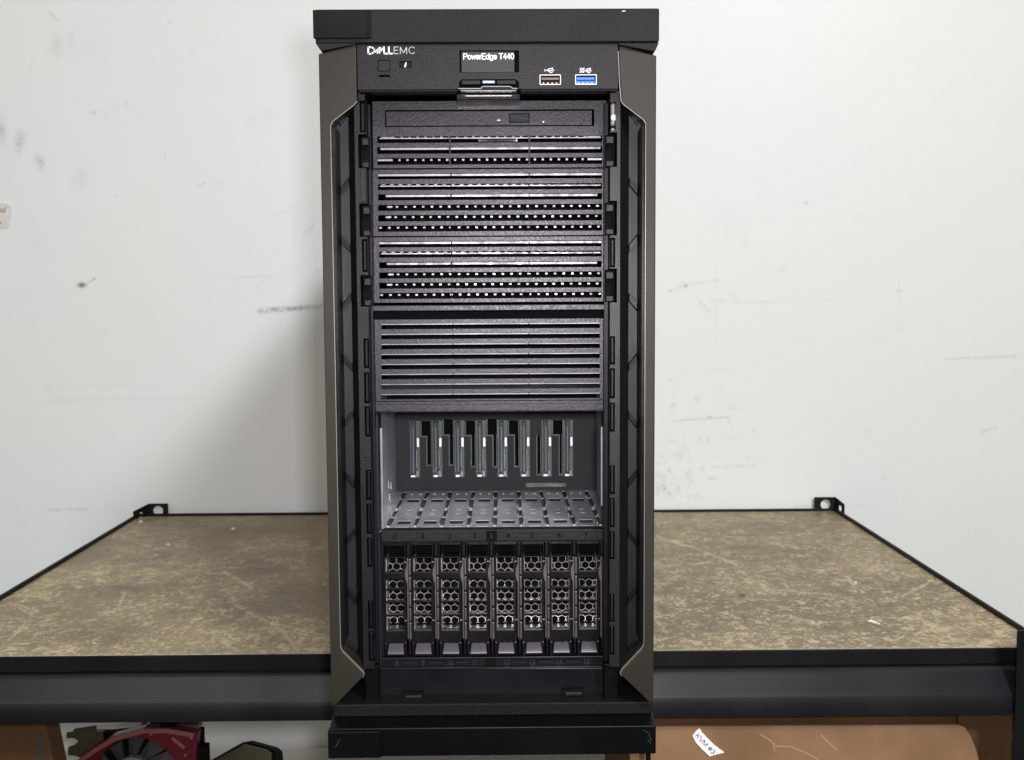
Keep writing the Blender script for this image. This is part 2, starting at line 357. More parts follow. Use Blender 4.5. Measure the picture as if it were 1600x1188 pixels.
for a in [(73, 15, 80, 22, 1, .28), (80, 22, 90, 31, 1.6, .3), (162, 172, 168, 188, 1.3, .22), (309, 291, 320, 286, 1.6, .3), (345, 287, 349, 282, 1, .2), (418, 328, 431, 336, 1, .18), (431, 337, 462, 322, 1, .15),
          (433, 350, 436, 336, 1, .12), (477, 364, 490, 352, 2.2, .2), (405, 487, 502, 479, 4.0, .50), (420, 483, 470, 482, 3, .25), (363, 434, 425, 432, 2.0, .12), (402, 450, 419, 434, 1.6, .12), (45, 110, 52, 90, 2, .08),
          (75, 797, 135, 796, 1.6, .3), (75, 604, 200, 602, 3, .05), (76, 603, 77, 626, 2, .05), (76, 626, 300, 621, 3, .07), (10, 20, 12, 36, 1, .1), (53, 500, 54, 520, 1, .08), (145, 437, 148, 435, 1.3, .6), (137, 443, 144, 438, 1.2, .4),
          (1044, 456, 1072, 446, 2, .24), (1072, 446, 1124, 437, 1.6, .2), (1066, 441, 1074, 451, 1.8, .3), (1085, 462, 1096, 480, 1, .14), (1094, 470, 1108, 487, 1.2, .26), (1118, 420, 1120, 545, .9, .09), (1180, 472, 1335, 469, 2, .05),
          (1120, 471, 1200, 472, 1.6, .1), (1478, 561, 1590, 557, 1.8, .25), (1533, 675, 1556, 669, 2.6, .25), (1052, 658, 1138, 652, 1.8, .25), (1138, 652, 1143, 668, 1.8, .18), (1110, 577, 1140, 579, 2.5, .08), (1113, 730, 1180, 728, 2, .18),
          (1108, 748, 1118, 749, 2, .3), (1404, 432, 1404, 520, 2, .06), (1065, 658, 1072, 700, 1.2, .1), (1140, 640, 1172, 638, 1.4, .1), (1240, 793, 1270, 790, 3, .12), (1335, 791, 1350, 790, 2, .1), (1095, 682, 1155, 684, 1, .1),
          (1350, 670, 1362, 678, 2, .08), (1300, 530, 1390, 529, 2, .04)]:
    ws_(*a)
D += 0.9*blob(PX, PY, 127, 445, 7, 4.5)*0.8*(PX < 400)
D = np.clip(D*.72, 0, .85)
base = np.array([0.735, 0.747, 0.742])
tint = np.stack([1-0.02*n4, 1-0.004*n4, 1-0.02*(1-n4)], -1)
left = np.clip((500-PX)/700, 0, 1)[:, None]
cl = base*tint*(1-left*np.array([.035, .0, .02]))
cl = cl*(1-np.clip((PX-900)/700, 0, 1)[:, None]*np.array([0, .006, .022]))
dirt_and_shade = np.array([0.17, 0.165, 0.15])
cl = cl*(1-D[:, None])+dirt_and_shade*D[:, None]
hol = np.clip(blob(PX, PY, 128, 446, 6, 3.5)*1.1, 0, 1)[:, None]
cl = cl*(1-hol)+np.array([.22, .17, .06])*hol
cl *= (1-.012*(n2-.5))[:, None]
wallm = bpy.data.materials.new("painted_wall"); wallm.use_nodes = True
nt = wallm.node_tree; pb = nt.nodes["Principled BSDF"]; pb.inputs["Roughness"].default_value = .42; pb.inputs["Specular IOR Level"].default_value = .35
at = nt.nodes.new("ShaderNodeVertexColor"); at.layer_name = "wear"; nt.links.new(at.outputs[0], pb.inputs["Base Color"])
t_ = nt.nodes.new("ShaderNodeTexCoord"); nz = nt.nodes.new("ShaderNodeTexNoise"); nz.inputs["Scale"].default_value = 90; nz.inputs["Detail"].default_value = 6
bp = nt.nodes.new("ShaderNodeBump"); bp.inputs["Strength"].default_value = .12; bp.inputs["Distance"].default_value = .0012
nt.links.new(t_.outputs["Object"], nz.inputs["Vector"]); nt.links.new(nz.outputs["Fac"], bp.inputs["Height"]); nt.links.new(bp.outputs[0], pb.inputs["Normal"])
wall = grid_mesh("wall", xs, zs, lambda a, b: np.stack([a, np.full_like(a, WY), b], -1), np.concatenate([cl, np.ones((len(cl), 1))], 1), wallm, kind="structure")

# wall sticker, partly out of frame
st = empty("sticker", (gx(-8, 337, WY), WY, gz(337, WY, 0)), "worn off-white paper sticker with grey print on the wall at the left edge", "sticker")
poly = W2([(-45, 309), (13, 319), (18, 324), (16, 338), (14, 352), (9, 357), (3, 357), (-48, 349)], WY-.0009)
MB().prism(poly, WY-.0010, WY-.0002).build("paper_backing", M['paper'], st)
a = onY(-38, 318, WY); b = onY(10, 328, WY)
text_mesh("lettering", "HandTool", a.x, b.x, b.z-.001, b.z+.0065, WY-.0014, M['inkgrey'], st, bold=.01, rot=-.12)
MB().bar(W2([(-38, 324)], WY)[0], W2([(8, 332)], WY)[0], .0008, WY-.0014, WY-.0011).build("printed_line", M['inkgrey'], st)
text_mesh("lettering", "line", gx(-14, 345, WY), gx(4, 345, WY), gz(349, WY, 0), gz(344, WY, 0), WY-.0014, M['inkgrey'], st, rot=-.12)

# ================================================================== SHELF RACK
SF, SB, SL, SR = 0.2199, 0.8201, -0.5141, 0.4849
rack = empty("shelving_rack", ((SL+SR)/2, (SF+SB)/2, -.6), "black steel shelving rack with worn particleboard shelf under the server", "shelving rack")
us = np.arange(SL+.002, SR-.001, .0009); vs = np.arange(SF+.0015, SB-.003, .0011)
A, B = np.meshgrid(us, vs, indexing='ij'); A = A.ravel(); B = B.ravel(); PX, PY = to_px(A, B, 0*A)
n1 = smooth_noise(A+5, B+5, 60, 11); n2 = smooth_noise(A+5, B+5, 170, 12); n3 = smooth_noise(A+5, B+5, 420, 13); n4 = smooth_noise(A+5, B+5, 14, 14)
f1 = smooth_noise(A+5+.01*n1, B+5+.008*n2, 110, 15); f2 = smooth_noise(A+5, B+5+.01*n1, 240, 16)
ridge = lambda n, w: np.exp(-((n-.5)/w)**2)
wr = ridge(f1, .05)*np.clip(n4*2.2-.55, 0, 1)*.55 + ridge(f2, .06)*np.clip(n1*2-.7, 0, 1)*.38
wA, wB = A+5+.006*n1, B+5+.005*f1
fb = .30*smooth_noise(wA, wB, 90, 21)+.34*smooth_noise(wA, wB, 290, 22)+.36*smooth_noise(wA, wB, 620, 23)
n6 = smooth_noise(A+5, B+5, 22, 24)
wr += np.clip((fb-.575)*9, 0, 1)*np.clip(n4*1.5+n6*.9-.55+.5*(PX > 1000)+.25*np.clip((PY-880)/120, 0, 1), 0.08, 1)*.85
wr += np.clip((smooth_noise(A+5, B+5, 640, 25)*smooth_noise(A+5, B+5, 300, 26)-.66)*8, 0, 1)*.7
NU, NV = len(us), len(vs); fib = np.zeros((NU, NV)); rf = random.Random(5)
for i in range(3600):                       # torn fibres and chips in the worn surface
    x = rf.uniform(us[0], us[-1]); y = rf.uniform(vs[0], vs[-1])**1.0; L_ = rf.choice((.002, .003, .004, .006, .012))*rf.uniform(.6, 1.4); a_ = rf.gauss(0, .55) if rf.random() < .6 else rf.uniform(0, 3.14)
    w_ = rf.uniform(.0005, .0013); am = rf.uniform(.15, .75)*(1.15 if x > 0.1 else .9)*min(1, 1.25-(y-vs[0])/(vs[-1]-vs[0]))
    i0, i1 = np.searchsorted(us, (x-L_-.003, x+L_+.003)); j0, j1 = np.searchsorted(vs, (y-L_-.003, y+L_+.003))
    if i1 <= i0 or j1 <= j0: continue
    U_, V_ = np.meshgrid(us[i0:i1]-x, vs[j0:j1]-y, indexing='ij'); c_, s_ = math.cos(a_), math.sin(a_)
    al = U_*c_+V_*s_; ac = -U_*s_+V_*c_+.25*w_*np.sin(al*900+i)
    fib[i0:i1, j0:j1] = np.maximum(fib[i0:i1, j0:j1], am*np.exp(-(np.clip(np.abs(al)-L_/2, 0, None)/.0006)**2-(ac/w_)**2))
wr += fib.ravel()*.9
wr = wr*(.5+.62*np.clip((PY-800)/150, 0, 1)+.15*(PX > 1000))
for s in [(1053, 846, 1095, 860, 1.6, .6), (1095, 860, 1150, 882, 1.6, .7), (1410, 932, 1457, 907, 1.6, .65), (1175, 918, 1300, 930, 1.4, .35), (1280, 925, 1372, 948, 1.4, .4), (1224, 1002, 1229, 1013, 2.2, .7), (1395, 1004, 1420, 988, 1.5, .5),
          (1325, 903, 1334, 914, 2.5, .9), (1320, 865, 1331, 905, 1, .2), (350, 894, 392, 917, 2.6, .75), (362, 930, 366, 944, 1.4, .5), (366, 944, 378, 953, 1.4, .5), (385, 957, 425, 975, 1.8, .6), (425, 975, 445, 990, 3, .6), (440, 985, 465, 1018, 2, .5),
          (425, 973, 500, 992, 1.2, .4), (184, 953, 196, 925, 1.6, .55), (280, 880, 262, 881, 1.4, .3), (30, 950, 55, 965, 1.6, .5), (1030, 840, 1060, 848, 3, .5), (1030, 885, 1100, 880, 1.6, .35), (1060, 838, 1120, 812, 1.2, .25), (450, 905, 475, 870, 3, .2)]:
    wr += seg(PX, PY, *s[:4], s[4])*s[5]*(.5+.8*n3)
wr = np.clip(wr*1.2, 0, 1)[:, None]
dk = np.clip((n1-.55)*2.2, 0, 1)*.45+np.clip((.40-n2)*2, 0, 1)*.15
for s in [(1160, 931, 7, 3.4, 1.5), (1165, 966, 11, 5, .4), (1117, 963, 9, 4, .35), (1176, 877, 14, 4, .35), (1435, 943, 3, 2, .6), (1475, 958, 6, 2, .4), (185, 917, 20, 5, .4), (467, 941, 4, 2.5, .5), (300, 935, 10, 2, .2)]:
    dk += blob(PX, PY, *s[:4])*s[4]
dk = np.clip(dk, 0, .93)[:, None]
bc = np.array([.222, .162, .088])*(0.74+.50*n4[:, None])*(0.93+.14*n3[:, None])
cl = bc*(1-wr)+np.array([.50, .405, .25])*wr
cl = cl*(1-dk)+np.array([.05, .045, .035])*dk
for x, y in [(263, 851), (364, 826), (220, 815), (1337, 910)]:
    w_ = np.clip(blob(PX, PY, x, y, 2.5, 1.8)*1.3, 0, 1)[:, None]; cl = cl*(1-w_)+.7*w_
bm_ = bpy.data.materials.new("worn_particleboard"); bm_.use_nodes = True; nt = bm_.node_tree; pb = nt.nodes["Principled BSDF"]
pb.inputs["Roughness"].default_value = .46; pb.inputs["Specular IOR Level"].default_value = .4; at = nt.nodes.new("ShaderNodeVertexColor"); at.layer_name = "wear"
t_ = nt.nodes.new("ShaderNodeTexCoord"); nz = nt.nodes.new("ShaderNodeTexNoise"); nz.inputs["Scale"].default_value = 520; nz.inputs["Detail"].default_value = 5; nz.inputs["Distortion"].default_value = 1.5
nt.links.new(t_.outputs["Object"], nz.inputs["Vector"])
mr2 = nt.nodes.new("ShaderNodeMapRange"); mr2.inputs[1].default_value = .35; mr2.inputs[2].default_value = .68; mr2.inputs[3].default_value = .72; mr2.inputs[4].default_value = 1.32
nt.links.new(nz.outputs["Fac"], mr2.inputs[0])
vm = nt.nodes.new("ShaderNodeVectorMath"); vm.operation = 'SCALE'; nt.links.new(at.outputs[0], vm.inputs[0]); nt.links.new(mr2.outputs[0], vm.inputs["Scale"]); nt.links.new(vm.outputs[0], pb.inputs["Base Color"])
bp = nt.nodes.new("ShaderNodeBump"); bp.inputs["Strength"].default_value = .25; bp.inputs["Distance"].default_value = .0008
nt.links.new(nz.outputs["Fac"], bp.inputs["Height"]); nt.links.new(bp.outputs[0], pb.inputs["Normal"])
board = grid_mesh("shelf_board", us, vs, lambda a, b: np.stack([a, b, 0*a], -1)-np.array(rack.location), np.concatenate([cl, np.ones((len(cl), 1))], 1), bm_, parent=rack)
MB().box(SL+.002, SR-.002, SF+.003, SB-.003, -.014, -.0006).build("board_core", M['cardd'], rack)
MB().box(SL+.002, SR-.002, SF-.0004, SF+.0014, .0003, .0006).build("board_front_edge", M['edge'], rack)
# rims (thin black angle around the board)
MB().box(SL-.01, SR, SF-.0015, SF+.0012, -.0137, .0002).build("front_rim", M['rack'], rack, .0005)
MB().box(SL, SR, SB-.0025, SB+.001, -.02, .0032).build("back_rim", M['rack'], rack, .0005)
for s, x in ((-1, SL), (1, SR)):
    MB().box(x-.0015, x+.0015, SF, SB, -.03, .0045).build("side_rim", M['rack'], rack, .0005)
MB().box(SL-.01, SR, .2220, .2232, -.0515, -.0010).build("beam_web", M["rack"], rack)
# front beam: slanted, then turning down
def beam(x0, x1):
    P = [(.2150, -.0152)]
    for k in range(9):                       # upper face swelling outwards
        s_ = k/8; P.append((.2115-.0118*s_**0.85, -.0162-.0168*s_))
    for k in range(1, 9):                    # tight bend down
        a_ = math.radians(58*(1-k/8)); P.append((.1982+.0018*(1-math.cos(a_)), -.0332-.0052*(k/8)))
    P += [(.1984, -.0510), (.1992, -.0515), (.2180, -.0515), (.2180, -.0152)]
    o = MB().prism_x(P, x0, x1).build("front_beam", M['beam'], rack)
    for p_ in o.data.polygons:
        if len(p_.vertices) == 4 and p_.center.y+rack.location.y < .2125: p_.use_smooth = True
    return o
beam(SL-.1, gx(1592, 1080, .205))
MB().box(gx(1592, 1080, .205)+.0002, gx(1600, 1080, .21)+.03, .205, .218, -.0515, -.0152).build("beam_bracket", M['rack'], rack)
# corner posts
def holedL(x, y, sx, sy, ztop, hole=True, zb=-1.1):
    # L-shaped post: face along X (normal Y) and face along Y (normal X), with punched keyholes
    w = .032; t = .0016; zs_h = [ztop-.0115-.0385*k for k in range(14)]
    xa, xb = sorted((x, x-sx*w))
    plate("corner_post", [(xa, zb), (xb, zb), (xb, ztop-.003), (xb-.003, ztop), (xa+.003, ztop), (xa, ztop-.003)],
          [circ((xa+xb)/2+sx*.001, z, .0062, 18) for z in zs_h], y, y+t, M['rack'], rack)
    return xa, xb, zs_h
def holed_side(x, y, sy, ztop, zs_h, zb=-1.1):
    w = .032; ya, yb = sorted((y, y+sy*w)); t = .0016
    cu = bpy.data.curves.new("side", 'CURVE'); cu.dimensions = '2D'; cu.fill_mode = 'BOTH'; cu.extrude = t/2
    for poly in [[(ya, zb), (yb, zb), (yb, ztop), (ya, ztop)]]+[circ((ya+yb)/2, z, .0062, 18) for z in zs_h]:
        s = cu.splines.new('POLY'); s.points.add(len(poly)-1); s.use_cyclic_u = True
        for p, (u, z) in zip(s.points, poly): p.co = (u, z, 0, 1)
    me = curve_mesh(cu, "side"); mb = MB(); mb.add([(x+v.co.z, v.co.x, v.co.y) for v in me.vertices], [tuple(p.vertices) for p in me.polygons])
    mb.build("corner_post", M['rack'], rack)
def post_face(p0, p1, ztop0, ztop1, hx=.5, zb=-1.1, hr=.0073):
    """punched steel strip standing between two floor points"""
    L = math.hypot(p1[0]-p0[0], p1[1]-p0[1]); t = .0016
    cu = bpy.data.curves.new("face", 'CURVE'); cu.dimensions = '2D'; cu.fill_mode = 'BOTH'; cu.extrude = t/2
    zt_ = min(ztop0, ztop1)
    for poly in [[(0, zb), (L, zb), (L, ztop1), (0, ztop0)]]+[circ(L*hx, zt_-(.0105 if hr > .006 else .0078)-.0385*k, hr, 18, min(1, L/.020)) for k in range(14)]:
        s = cu.splines.new('POLY'); s.points.add(len(poly)-1); s.use_cyclic_u = True
        for p, (u, z) in zip(s.points, poly): p.co = (u, z, 0, 1)
    me = curve_mesh(cu, "face"); ux, uy = (p1[0]-p0[0])/L, (p1[1]-p0[1])/L; mb = MB()
    mb.add([(p0[0]+ux*v.co.x-uy*v.co.z, p0[1]+uy*v.co.x+ux*v.co.z, v.co.y) for v in me.vertices], [tuple(p.vertices) for p in me.polygons])
    return mb.build("corner_post", M['rack'], rack)
zt = gz(787.0, SB, 250); zs_ = gz(796, SB-.020, 209)
a_ = (gx(234, 800, SB), SB-.0005); b_ = (gx(263, 800, SB), SB-.0005); c_ = (gx(208.5, 800, SB-.024), SB-.024)
post_face(a_, b_, zt, zt, .47); post_face(c_, (a_[0]-.0006, a_[1]), zt-.0065, zt, .45, hr=.0048)
zt = gz(777.0, SB, 1290)
a_ = (gx(1304, 790, SB), SB-.0005); b_ = (gx(1272, 790, SB), SB-.0005); c_ = (gx(1319, 790, SB-.024), SB-.024)
post_face(b_, a_, zt, zt, .55); post_face((a_[0]+.0006, a_[1]), c_, zt, zt-.0060, .58, hr=.0048)
# front right post, nearer than the beam, passing the shelf corner
xp = gx(1586.0, 1080, .196)
zpt = gz(985, .196, 1590)
plate("corner_post", [(xp, -1.1), (xp+.032, -1.1), (xp+.032, zpt), (xp, zpt)], [circ(xp+.0135, zpt-.0115-.0385*k-.052, .0036, 18) for k in range(12)], .1945, .1961, M['rack'], rack)
holed_side(xp+.033, .197, 1, zpt, [zpt-.05-.0385*k for k in range(12)])
xq = 2*((SL+SR)/2)-xp-.032
plate("corner_post", [(xq, -1.1), (xq+.032, -1.1), (xq+.032, zpt), (xq, zpt)], [circ(xq+.0125, zpt-.0115-.0385*k-.052, .0062, 18) for k in range(12)], .1945, .1961, M['rack'], rack)
# lower shelf with white board
LZ = gz(1168, SB, 460)
MB().box(SL+.002, SR-.002, SF+.02, SB-.002, LZ-.016, LZ).build("lower_board", M['white_board'], rack, .001)
MB().box(SL, SR, SF+.016, SF+.0195, LZ-.04, LZ+.001).build("lower_front_rim", M['rack'], rack, .0005)

# paper fleck on shelf
fl = onZ(1365, 974, 0)
tag(MB().loft([(fl.x-.0045, fl.y+.004, .0004), (fl.x-.001, fl.y+.005, .001), (fl.x+.0045, fl.y-.004, .0004), (fl.x+.002, fl.y-.006, .0004)],
              [(fl.x-.0045, fl.y+.004, .0010), (fl.x-.001, fl.y+.005, .0022), (fl.x+.0045, fl.y-.004, .0012), (fl.x+.002, fl.y-.006, .0016)]).build("paper_scrap", M['fleck']),
    "tiny white scrap of paper lying on the right side of the shelf", "paper scrap")

# ================================================================== SERVER TOWER
srv = empty("tower_server", (0, .3, 0.0), "black tower computer server with open drive bay, standing on the worn shelf", "server")
HW = .109; BW = .1078
Z0 = .004; ZT = .49186; ZL = .47087; ZF = .02403
# --- hollow case
c = MB()
c.box(-BW+.0005, -BW+.003, .031, .590, .012, ZL); c.box(BW-.003, BW-.0005, .031, .590, .012, ZL)
c.box(-BW+.0005, BW-.0005, .5875, .590, .012, ZL)
c.build("case_shell", M['smooth'], srv, .0006)
MB().box(-BW+.004, BW-.004, .225, .228, .03, ZL-.001).build("inner_bulkhead", M['dark'], srv)
# --- top cap
cap = MB().box(-HW, HW, 0, .592, ZL, ZT)
capo = cap.build("top_cap", M['cap'], srv, .0012, 3)
# raised block at the left of the cap (chamfered right side)
x0 = gx(490.5, 40, -.002); x1 = gx(571, 40, -.002); x2 = gx(583, 40, 0)
z0 = gz(60.5, -.001, 530); z1 = gz(16, -.001, 530)
MB().loft([(x0-.0006, -.0022, z0), (x1, -.0022, z0), (x1, -.0022, z1), (x0-.0006, -.0022, z1)], [(x0-.0006, .0006, z0), (x2, .0006, z0), (x2, .0006, z1), (x0-.0006, .0006, z1)]).build("cap_corner_block", M['smooth'], capo, .0005)
for s, pts in ((-1, [(492.3, 66.6), (501.5, 80), (556, 69), (556, 66.6)]), (1, [(1029.5, 67.2), (1023.5, 80.5), (967, 70), (967, 67.2)])):
    MB().prism([(x, z) for x, z in W2(pts, .001)], .001, .58).build("cap_underside", M['cap'], srv, .0004)
# --- side panels
PL = W2([(499.5, 84.5), (556.5, 69.5), (557.5, 158), (552, 164), (521, 189), (517.5, 196)], .004)
inner_low_L = W2([(527.8, 1010), (530, 1018), (566, 1050), (568.5, 1054), (566, 1059), (526, 1100)], .004)
xl = (gx(516.8, 200, .004)+gx(530.3, 1000, .004))/2
PL[4] = (xl+.0016, PL[4][1]); PL[5] = (xl, PL[5][1]); inner_low_L[0] = (xl, inner_low_L[0][1]); inner_low_L[1] = (xl+.0012, inner_low_L[1][1])
outerL = [(-BW, gz(1104, .004, 522)), (-BW, PL[0][1])]
polyL = PL[1:]+inner_low_L+outerL
PR = W2([(1026.5, 87), (968, 70.5), (966.5, 80), (968.5, 130), (971, 157), (975, 163), (1004, 186), (1009, 193)], .004)
xr = (gx(1009.5, 205, .004)+gx(1007, 1000, .004))/2
PR[6] = (xr-.0018, PR[6][1]); PR[7] = (xr, PR[7][1])
inner_low_R = W2([(1007, 1006), (1005, 1013), (973, 1046), (969.5, 1052), (972, 1057), (1013, 1096)], .004)
inner_low_R[0] = (xr, inner_low_R[0][1]); inner_low_R[1] = (xr-.0012, inner_low_R[1][1])
polyR = PR[1:]+inner_low_R+[(BW, gz(1100, .004, 1020)), (BW, PR[0][1])]
for poly, sgn in ((polyL, -1), (polyR, 1)):
    o = plate("side_panel", poly, [], .004, .0300, M['taupe'], srv, .0013)
    o.modifiers["bevel"].segments = 3
    tp = poly[2:9] if sgn < 0 else poly[2:11]
    tp = poly[0:10]
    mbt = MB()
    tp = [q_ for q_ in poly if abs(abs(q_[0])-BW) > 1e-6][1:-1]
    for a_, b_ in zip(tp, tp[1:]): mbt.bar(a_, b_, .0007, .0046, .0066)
    mbt.build("edge_highlight", M['highlight'], o)
    sh = MB().box(sgn*BW, sgn*(BW-.0016), .0305, .588, .014, ZL-.004).build("side_sheet", M['taupe'], o, .0004)
# --- side channels (recess behind the panels' inner lip)
def channel(s):
    f = (lambda px, py, Y: gx(px, py, Y))
    if s < 0: xo, xi, xc = xl-.003, gx(553, 600, .028), gx(561.5, 600, .012)
    else: xo, xi, xc = xr+.003, gx(980.5, 600, .028), gx(967.5, 600, .012)
    zt_, zb_ = gz(150, .02, 540), gz(1060, .02, 540)
    e = MB().box(xo, xi, .0235, .0300, zb_, zt_).build("side_channel", M['chan'], srv)
    # lip ring just behind the panel edge
    xa = xo+(-s)*.0030; xb = xa+(-s)*.0022
    top = gz(196, .012, 520); bot = gz(1008, .012, 527)
    ztt = gz(176, .012, 540)+.0; zbb = gz(1035, .012, 540)
    MB().prism([(xa-(-s)*.003, top+.002), (xb, top-.001), (xb, bot+.001), (xa-(-s)*.003, bot-.002)], .0125, .0262).build("channel_lip", M['gloss'], e, .0008)
    # sloped outer wall of the lip, then inner sloped wall up to the frame
    MB().loft([(xb, .0150, top-.002), (xb, .0150, bot+.002), (xb, .0234, bot+.002), (xb, .0234, top-.002)],
              [(xb+(-s)*.0010, .0230, top-.004), (xb+(-s)*.0010, .0230, bot+.004), (xb+(-s)*.0012, .0234, bot+.004), (xb+(-s)*.0012, .0234, top-.004)]).build("channel_step", M['smooth'], e, .0004)
    MB().loft([(xi, .0236, zb_), (xi, .0236, zt_), (xc, .0125, zt_), (xc, .0125, zb_)],
              [(xi, .0300, zb_), (xi, .0300, zt_), (xc, .0300, zt_), (xc, .0300, zb_)]).build("channel_wall", M['wallin'], e)
    # diagonal ribs, alternating
    ys = [292, 381, 472, 566, 655, 748, 838, 929]; up = True
    ra, rb = xb+(-s)*.0011, xi
    for k, y in enumerate(ys):
        zc = gz(y, .024, 540 if s < 0 else 990)
        dz = .0034*(1 if k % 2 == 0 else -1)
        mb = MB()
        mb.loft([(ra, .0205, zc-dz-.0026), (rb, .0205, zc+dz-.0026), (rb, .0205, zc+dz+.0026), (ra, .0205, zc-dz+.0026)],
                [(ra, .0234, zc-dz-.0032), (rb, .0234, zc+dz-.0032), (rb, .0234, zc+dz+.0032), (ra, .0234, zc-dz+.0032)])
        mb.build("channel_rib", M['gloss'], e, .0004)
        ml = MB(); 
        for q_ in ((-.0026,) if (dz > 0) == (s < 0) else (.0026,)): ml.bar((ra, zc-dz+q_), (rb, zc+dz+q_), .0007, .0201, .0207)
        ml.build("rib_edge", M['grain'], e)
    for zc, d1 in ((gz(196, .024, 530), .0062), (gz(1006, .024, 530), -.0062)):
        MB().loft([(ra, .0205, zc-d1*.2-.001), (rb, .0205, zc+d1-.001), (rb, .0205, zc+d1+.002), (ra, .0205, zc-d1*.2+.002)],
                  [(ra, .0261, zc-d1*.2-.001), (rb, .0261, zc+d1-.001), (rb, .0261, zc+d1+.002), (ra, .0261, zc-d1*.2+.002)]).build("channel_rib", M['gloss'], e, .0004)
channel(-1); channel(1)
# --- control panel
YC = .003
cx0, cx1, cz0, cz1 = gx(558.5, 105, YC), gx(965.5, 105, YC), gz(139.5, YC), gz(69.0, YC)
lx0, lx1, lz0, lz1 = R2(718, 79, 811, 113.5, YC)
nx0, nx1, nz0, nz1 = R2(717, 124, 811, 139.6, YC)
bx0, bx1, bz0, bz1 = R2(590, 93, 609.5, 111.5, YC)
sx0, sx1, sz0, sz1 = R2(592, 116.5, 609.5, 120, YC)
ix0, ix1, iz0, iz1 = R2(624, 95.5, 643.5, 106, YC)
ports = [R2(843, 117.2, 876.5, 133.5, YC), R2(898.5, 117.2, 932.5, 133.5, YC)]
outer = [(cx0, cz0), (nx0, cz0), (nx0, nz1-.0018), (nx0+.0018, nz1), (nx1-.0022, nz1), (nx1, nz1-.0022), (nx1, cz0), (cx1, cz0), (cx1, cz1), (cx0, cz1)]
cp = plate("control_panel", outer, [rrect(lx0, lx1, lz0, lz1, .0006, 2), rrect(bx0, bx1, bz0, bz1, .0013), [(sx0, sz0), (sx1, sz0), (sx1, sz1), (sx0, sz1)],
     rrect(ix0, ix1, iz0, iz1, .0005, 2)]+[rrect(a-.0003, b+.0003, c-.0003, d+.0003, .0006, 2) for a, b, c, d in ports], YC, YC+.005, M['grain'], srv, .00035)
MB().box(cx0, cx1, YC+.009, YC+.011, cz0, cz1+.003).build("panel_backing", M['dark'], cp)
# underside of the control panel, running in to the bays
MB().box(cx0, nx0-.0005, YC+.0052, .0295, cz0+.0002, cz0+.002).build("panel_underside", M['smooth'], cp, .0004)
MB().box(nx1+.0005, cx1, YC+.0052, .0295, cz0+.0002, cz0+.002).build("panel_underside", M['smooth'], cp, .0004)
MB().box(gx(561, 141, .0045), nx0-.0008, YC+.0005, .0125, gz(143.3, .0045), gz(141.0, .0045)).build("panel_lip", M['cap'], cp, .0003)
MB().box(nx1+.0008, gx(964, 141, .0045), YC+.0005, .0125, gz(143.3, .0045), gz(141.0, .0045)).build("panel_lip", M['cap'], cp, .0003)
# display
dp = MB().loft([(lx0+.0012, YC+.0004, lz0+.0003), (lx1-.0030, YC+.0008, lz0+.0003), (lx1-.0030, YC+.0008, lz1-.0006), (lx0+.0012, YC+.0004, lz1-.0006)],
               [(lx0+.0012, YC+.006, lz0+.0003), (lx1-.0030, YC+.006, lz0+.0003), (lx1-.0030, YC+.006, lz1-.0006), (lx0+.0012, YC+.006, lz1-.0006)]).build("display_screen", M['lcd'], cp, .0002)
tx = R2(723.8, 83.2, 803.5, 94.6, YC)
DISP = (tx, dp)
# navigation buttons
for k, (a, b, mm) in enumerate(((721, 750.5, 'grain'), (751.5, 775, 'smooth'), (776, 806, 'grain'))):
    q = R2(a, 124.6, b, 131.3, YC)
    nb = MB().box(q[0], q[1], YC+.0012, YC+.006, q[2], q[3]).build("navigation_button", M[mm], cp, .0003)
    if k == 1:
        q = R2(754.5, 126, 772.5, 129.6, YC); MB().box(q[0], q[1], YC+.0009, YC+.0012, q[2], q[3]).build("light_window", M['bluelt'], nb, .0001)
# metal lip below the buttons
Y = .001
lip = W2([(716.5, 138.5), (751, 138.5), (753.5, 135.3), (797, 135.3), (801.5, 138.3), (808, 138.3), (808, 142.3), (719, 142.3)], Y)
MB().prism(lip, Y, .007).build("button_tray_lip", M['smooth'], cp, .0003)
mb = MB()
pp = W2([(716.5, 138.6), (751, 138.6), (754, 135.3), (797, 135.3), (801.5, 138.4), (808.5, 138.4)], Y-.0003)
for a, b in zip(pp, pp[1:]): mb.bar(a, b, .00055, Y-.0003, Y+.0006)
a, b = W2([(720, 141.8), (806, 141.8)], Y-.0003); mb.bar(a, b, .0005, Y-.0003, Y+.0006)
mb.build("lip_trim", M['zincdark'], cp)
q = R2(713, 146, 813, 156.5, .010)
tr = MB().box(q[0], q[1], .010, .0295, q[2], q[3]).build("pull_tab_tray", M['gloss'], cp, .0006)
q = R2(727, 149.4, 799, 150.5, .0097); MB().box(q[0], q[1], .0096, .0102, q[2], q[3]).build("tray_ridge", M['grille'], tr)
# power button
pw = plate("power_button", rrect(bx0+.0004, bx1-.0004, bz0+.0004, bz1-.0004, .0011), [], YC+.0004, YC+.006, M['grain'], cp, .0005)
mb = MB(); cxm, czm = (bx0+bx1)/2, (bz0+bz1)/2
ring = [(cxm+.0017*math.cos(math.radians(a)), czm-.0003+.0017*math.sin(math.radians(a))) for a in range(125, 416, 15)]
for a, b in zip(ring, ring[1:]): mb.bar(a, b, .0004, YC+.0001, YC+.0005)
mb.bar((cxm, czm+.0003), (cxm, czm+.0020), .0004, YC+.0001, YC+.0005); mb.build("power_symbol", M['relief'], pw)
ib = MB().box(ix0+.0002, ix1-.0002, YC+.0008, YC+.006, iz0+.0002, iz1-.0002).build("information_button", M['gloss'], cp, .0003)
q = R2(631.6, 97, 635.4, 104.5, YC); text_mesh("symbol", "i", *q, YC+.0005, M['white'], ib, bold=.02, shear=.15)
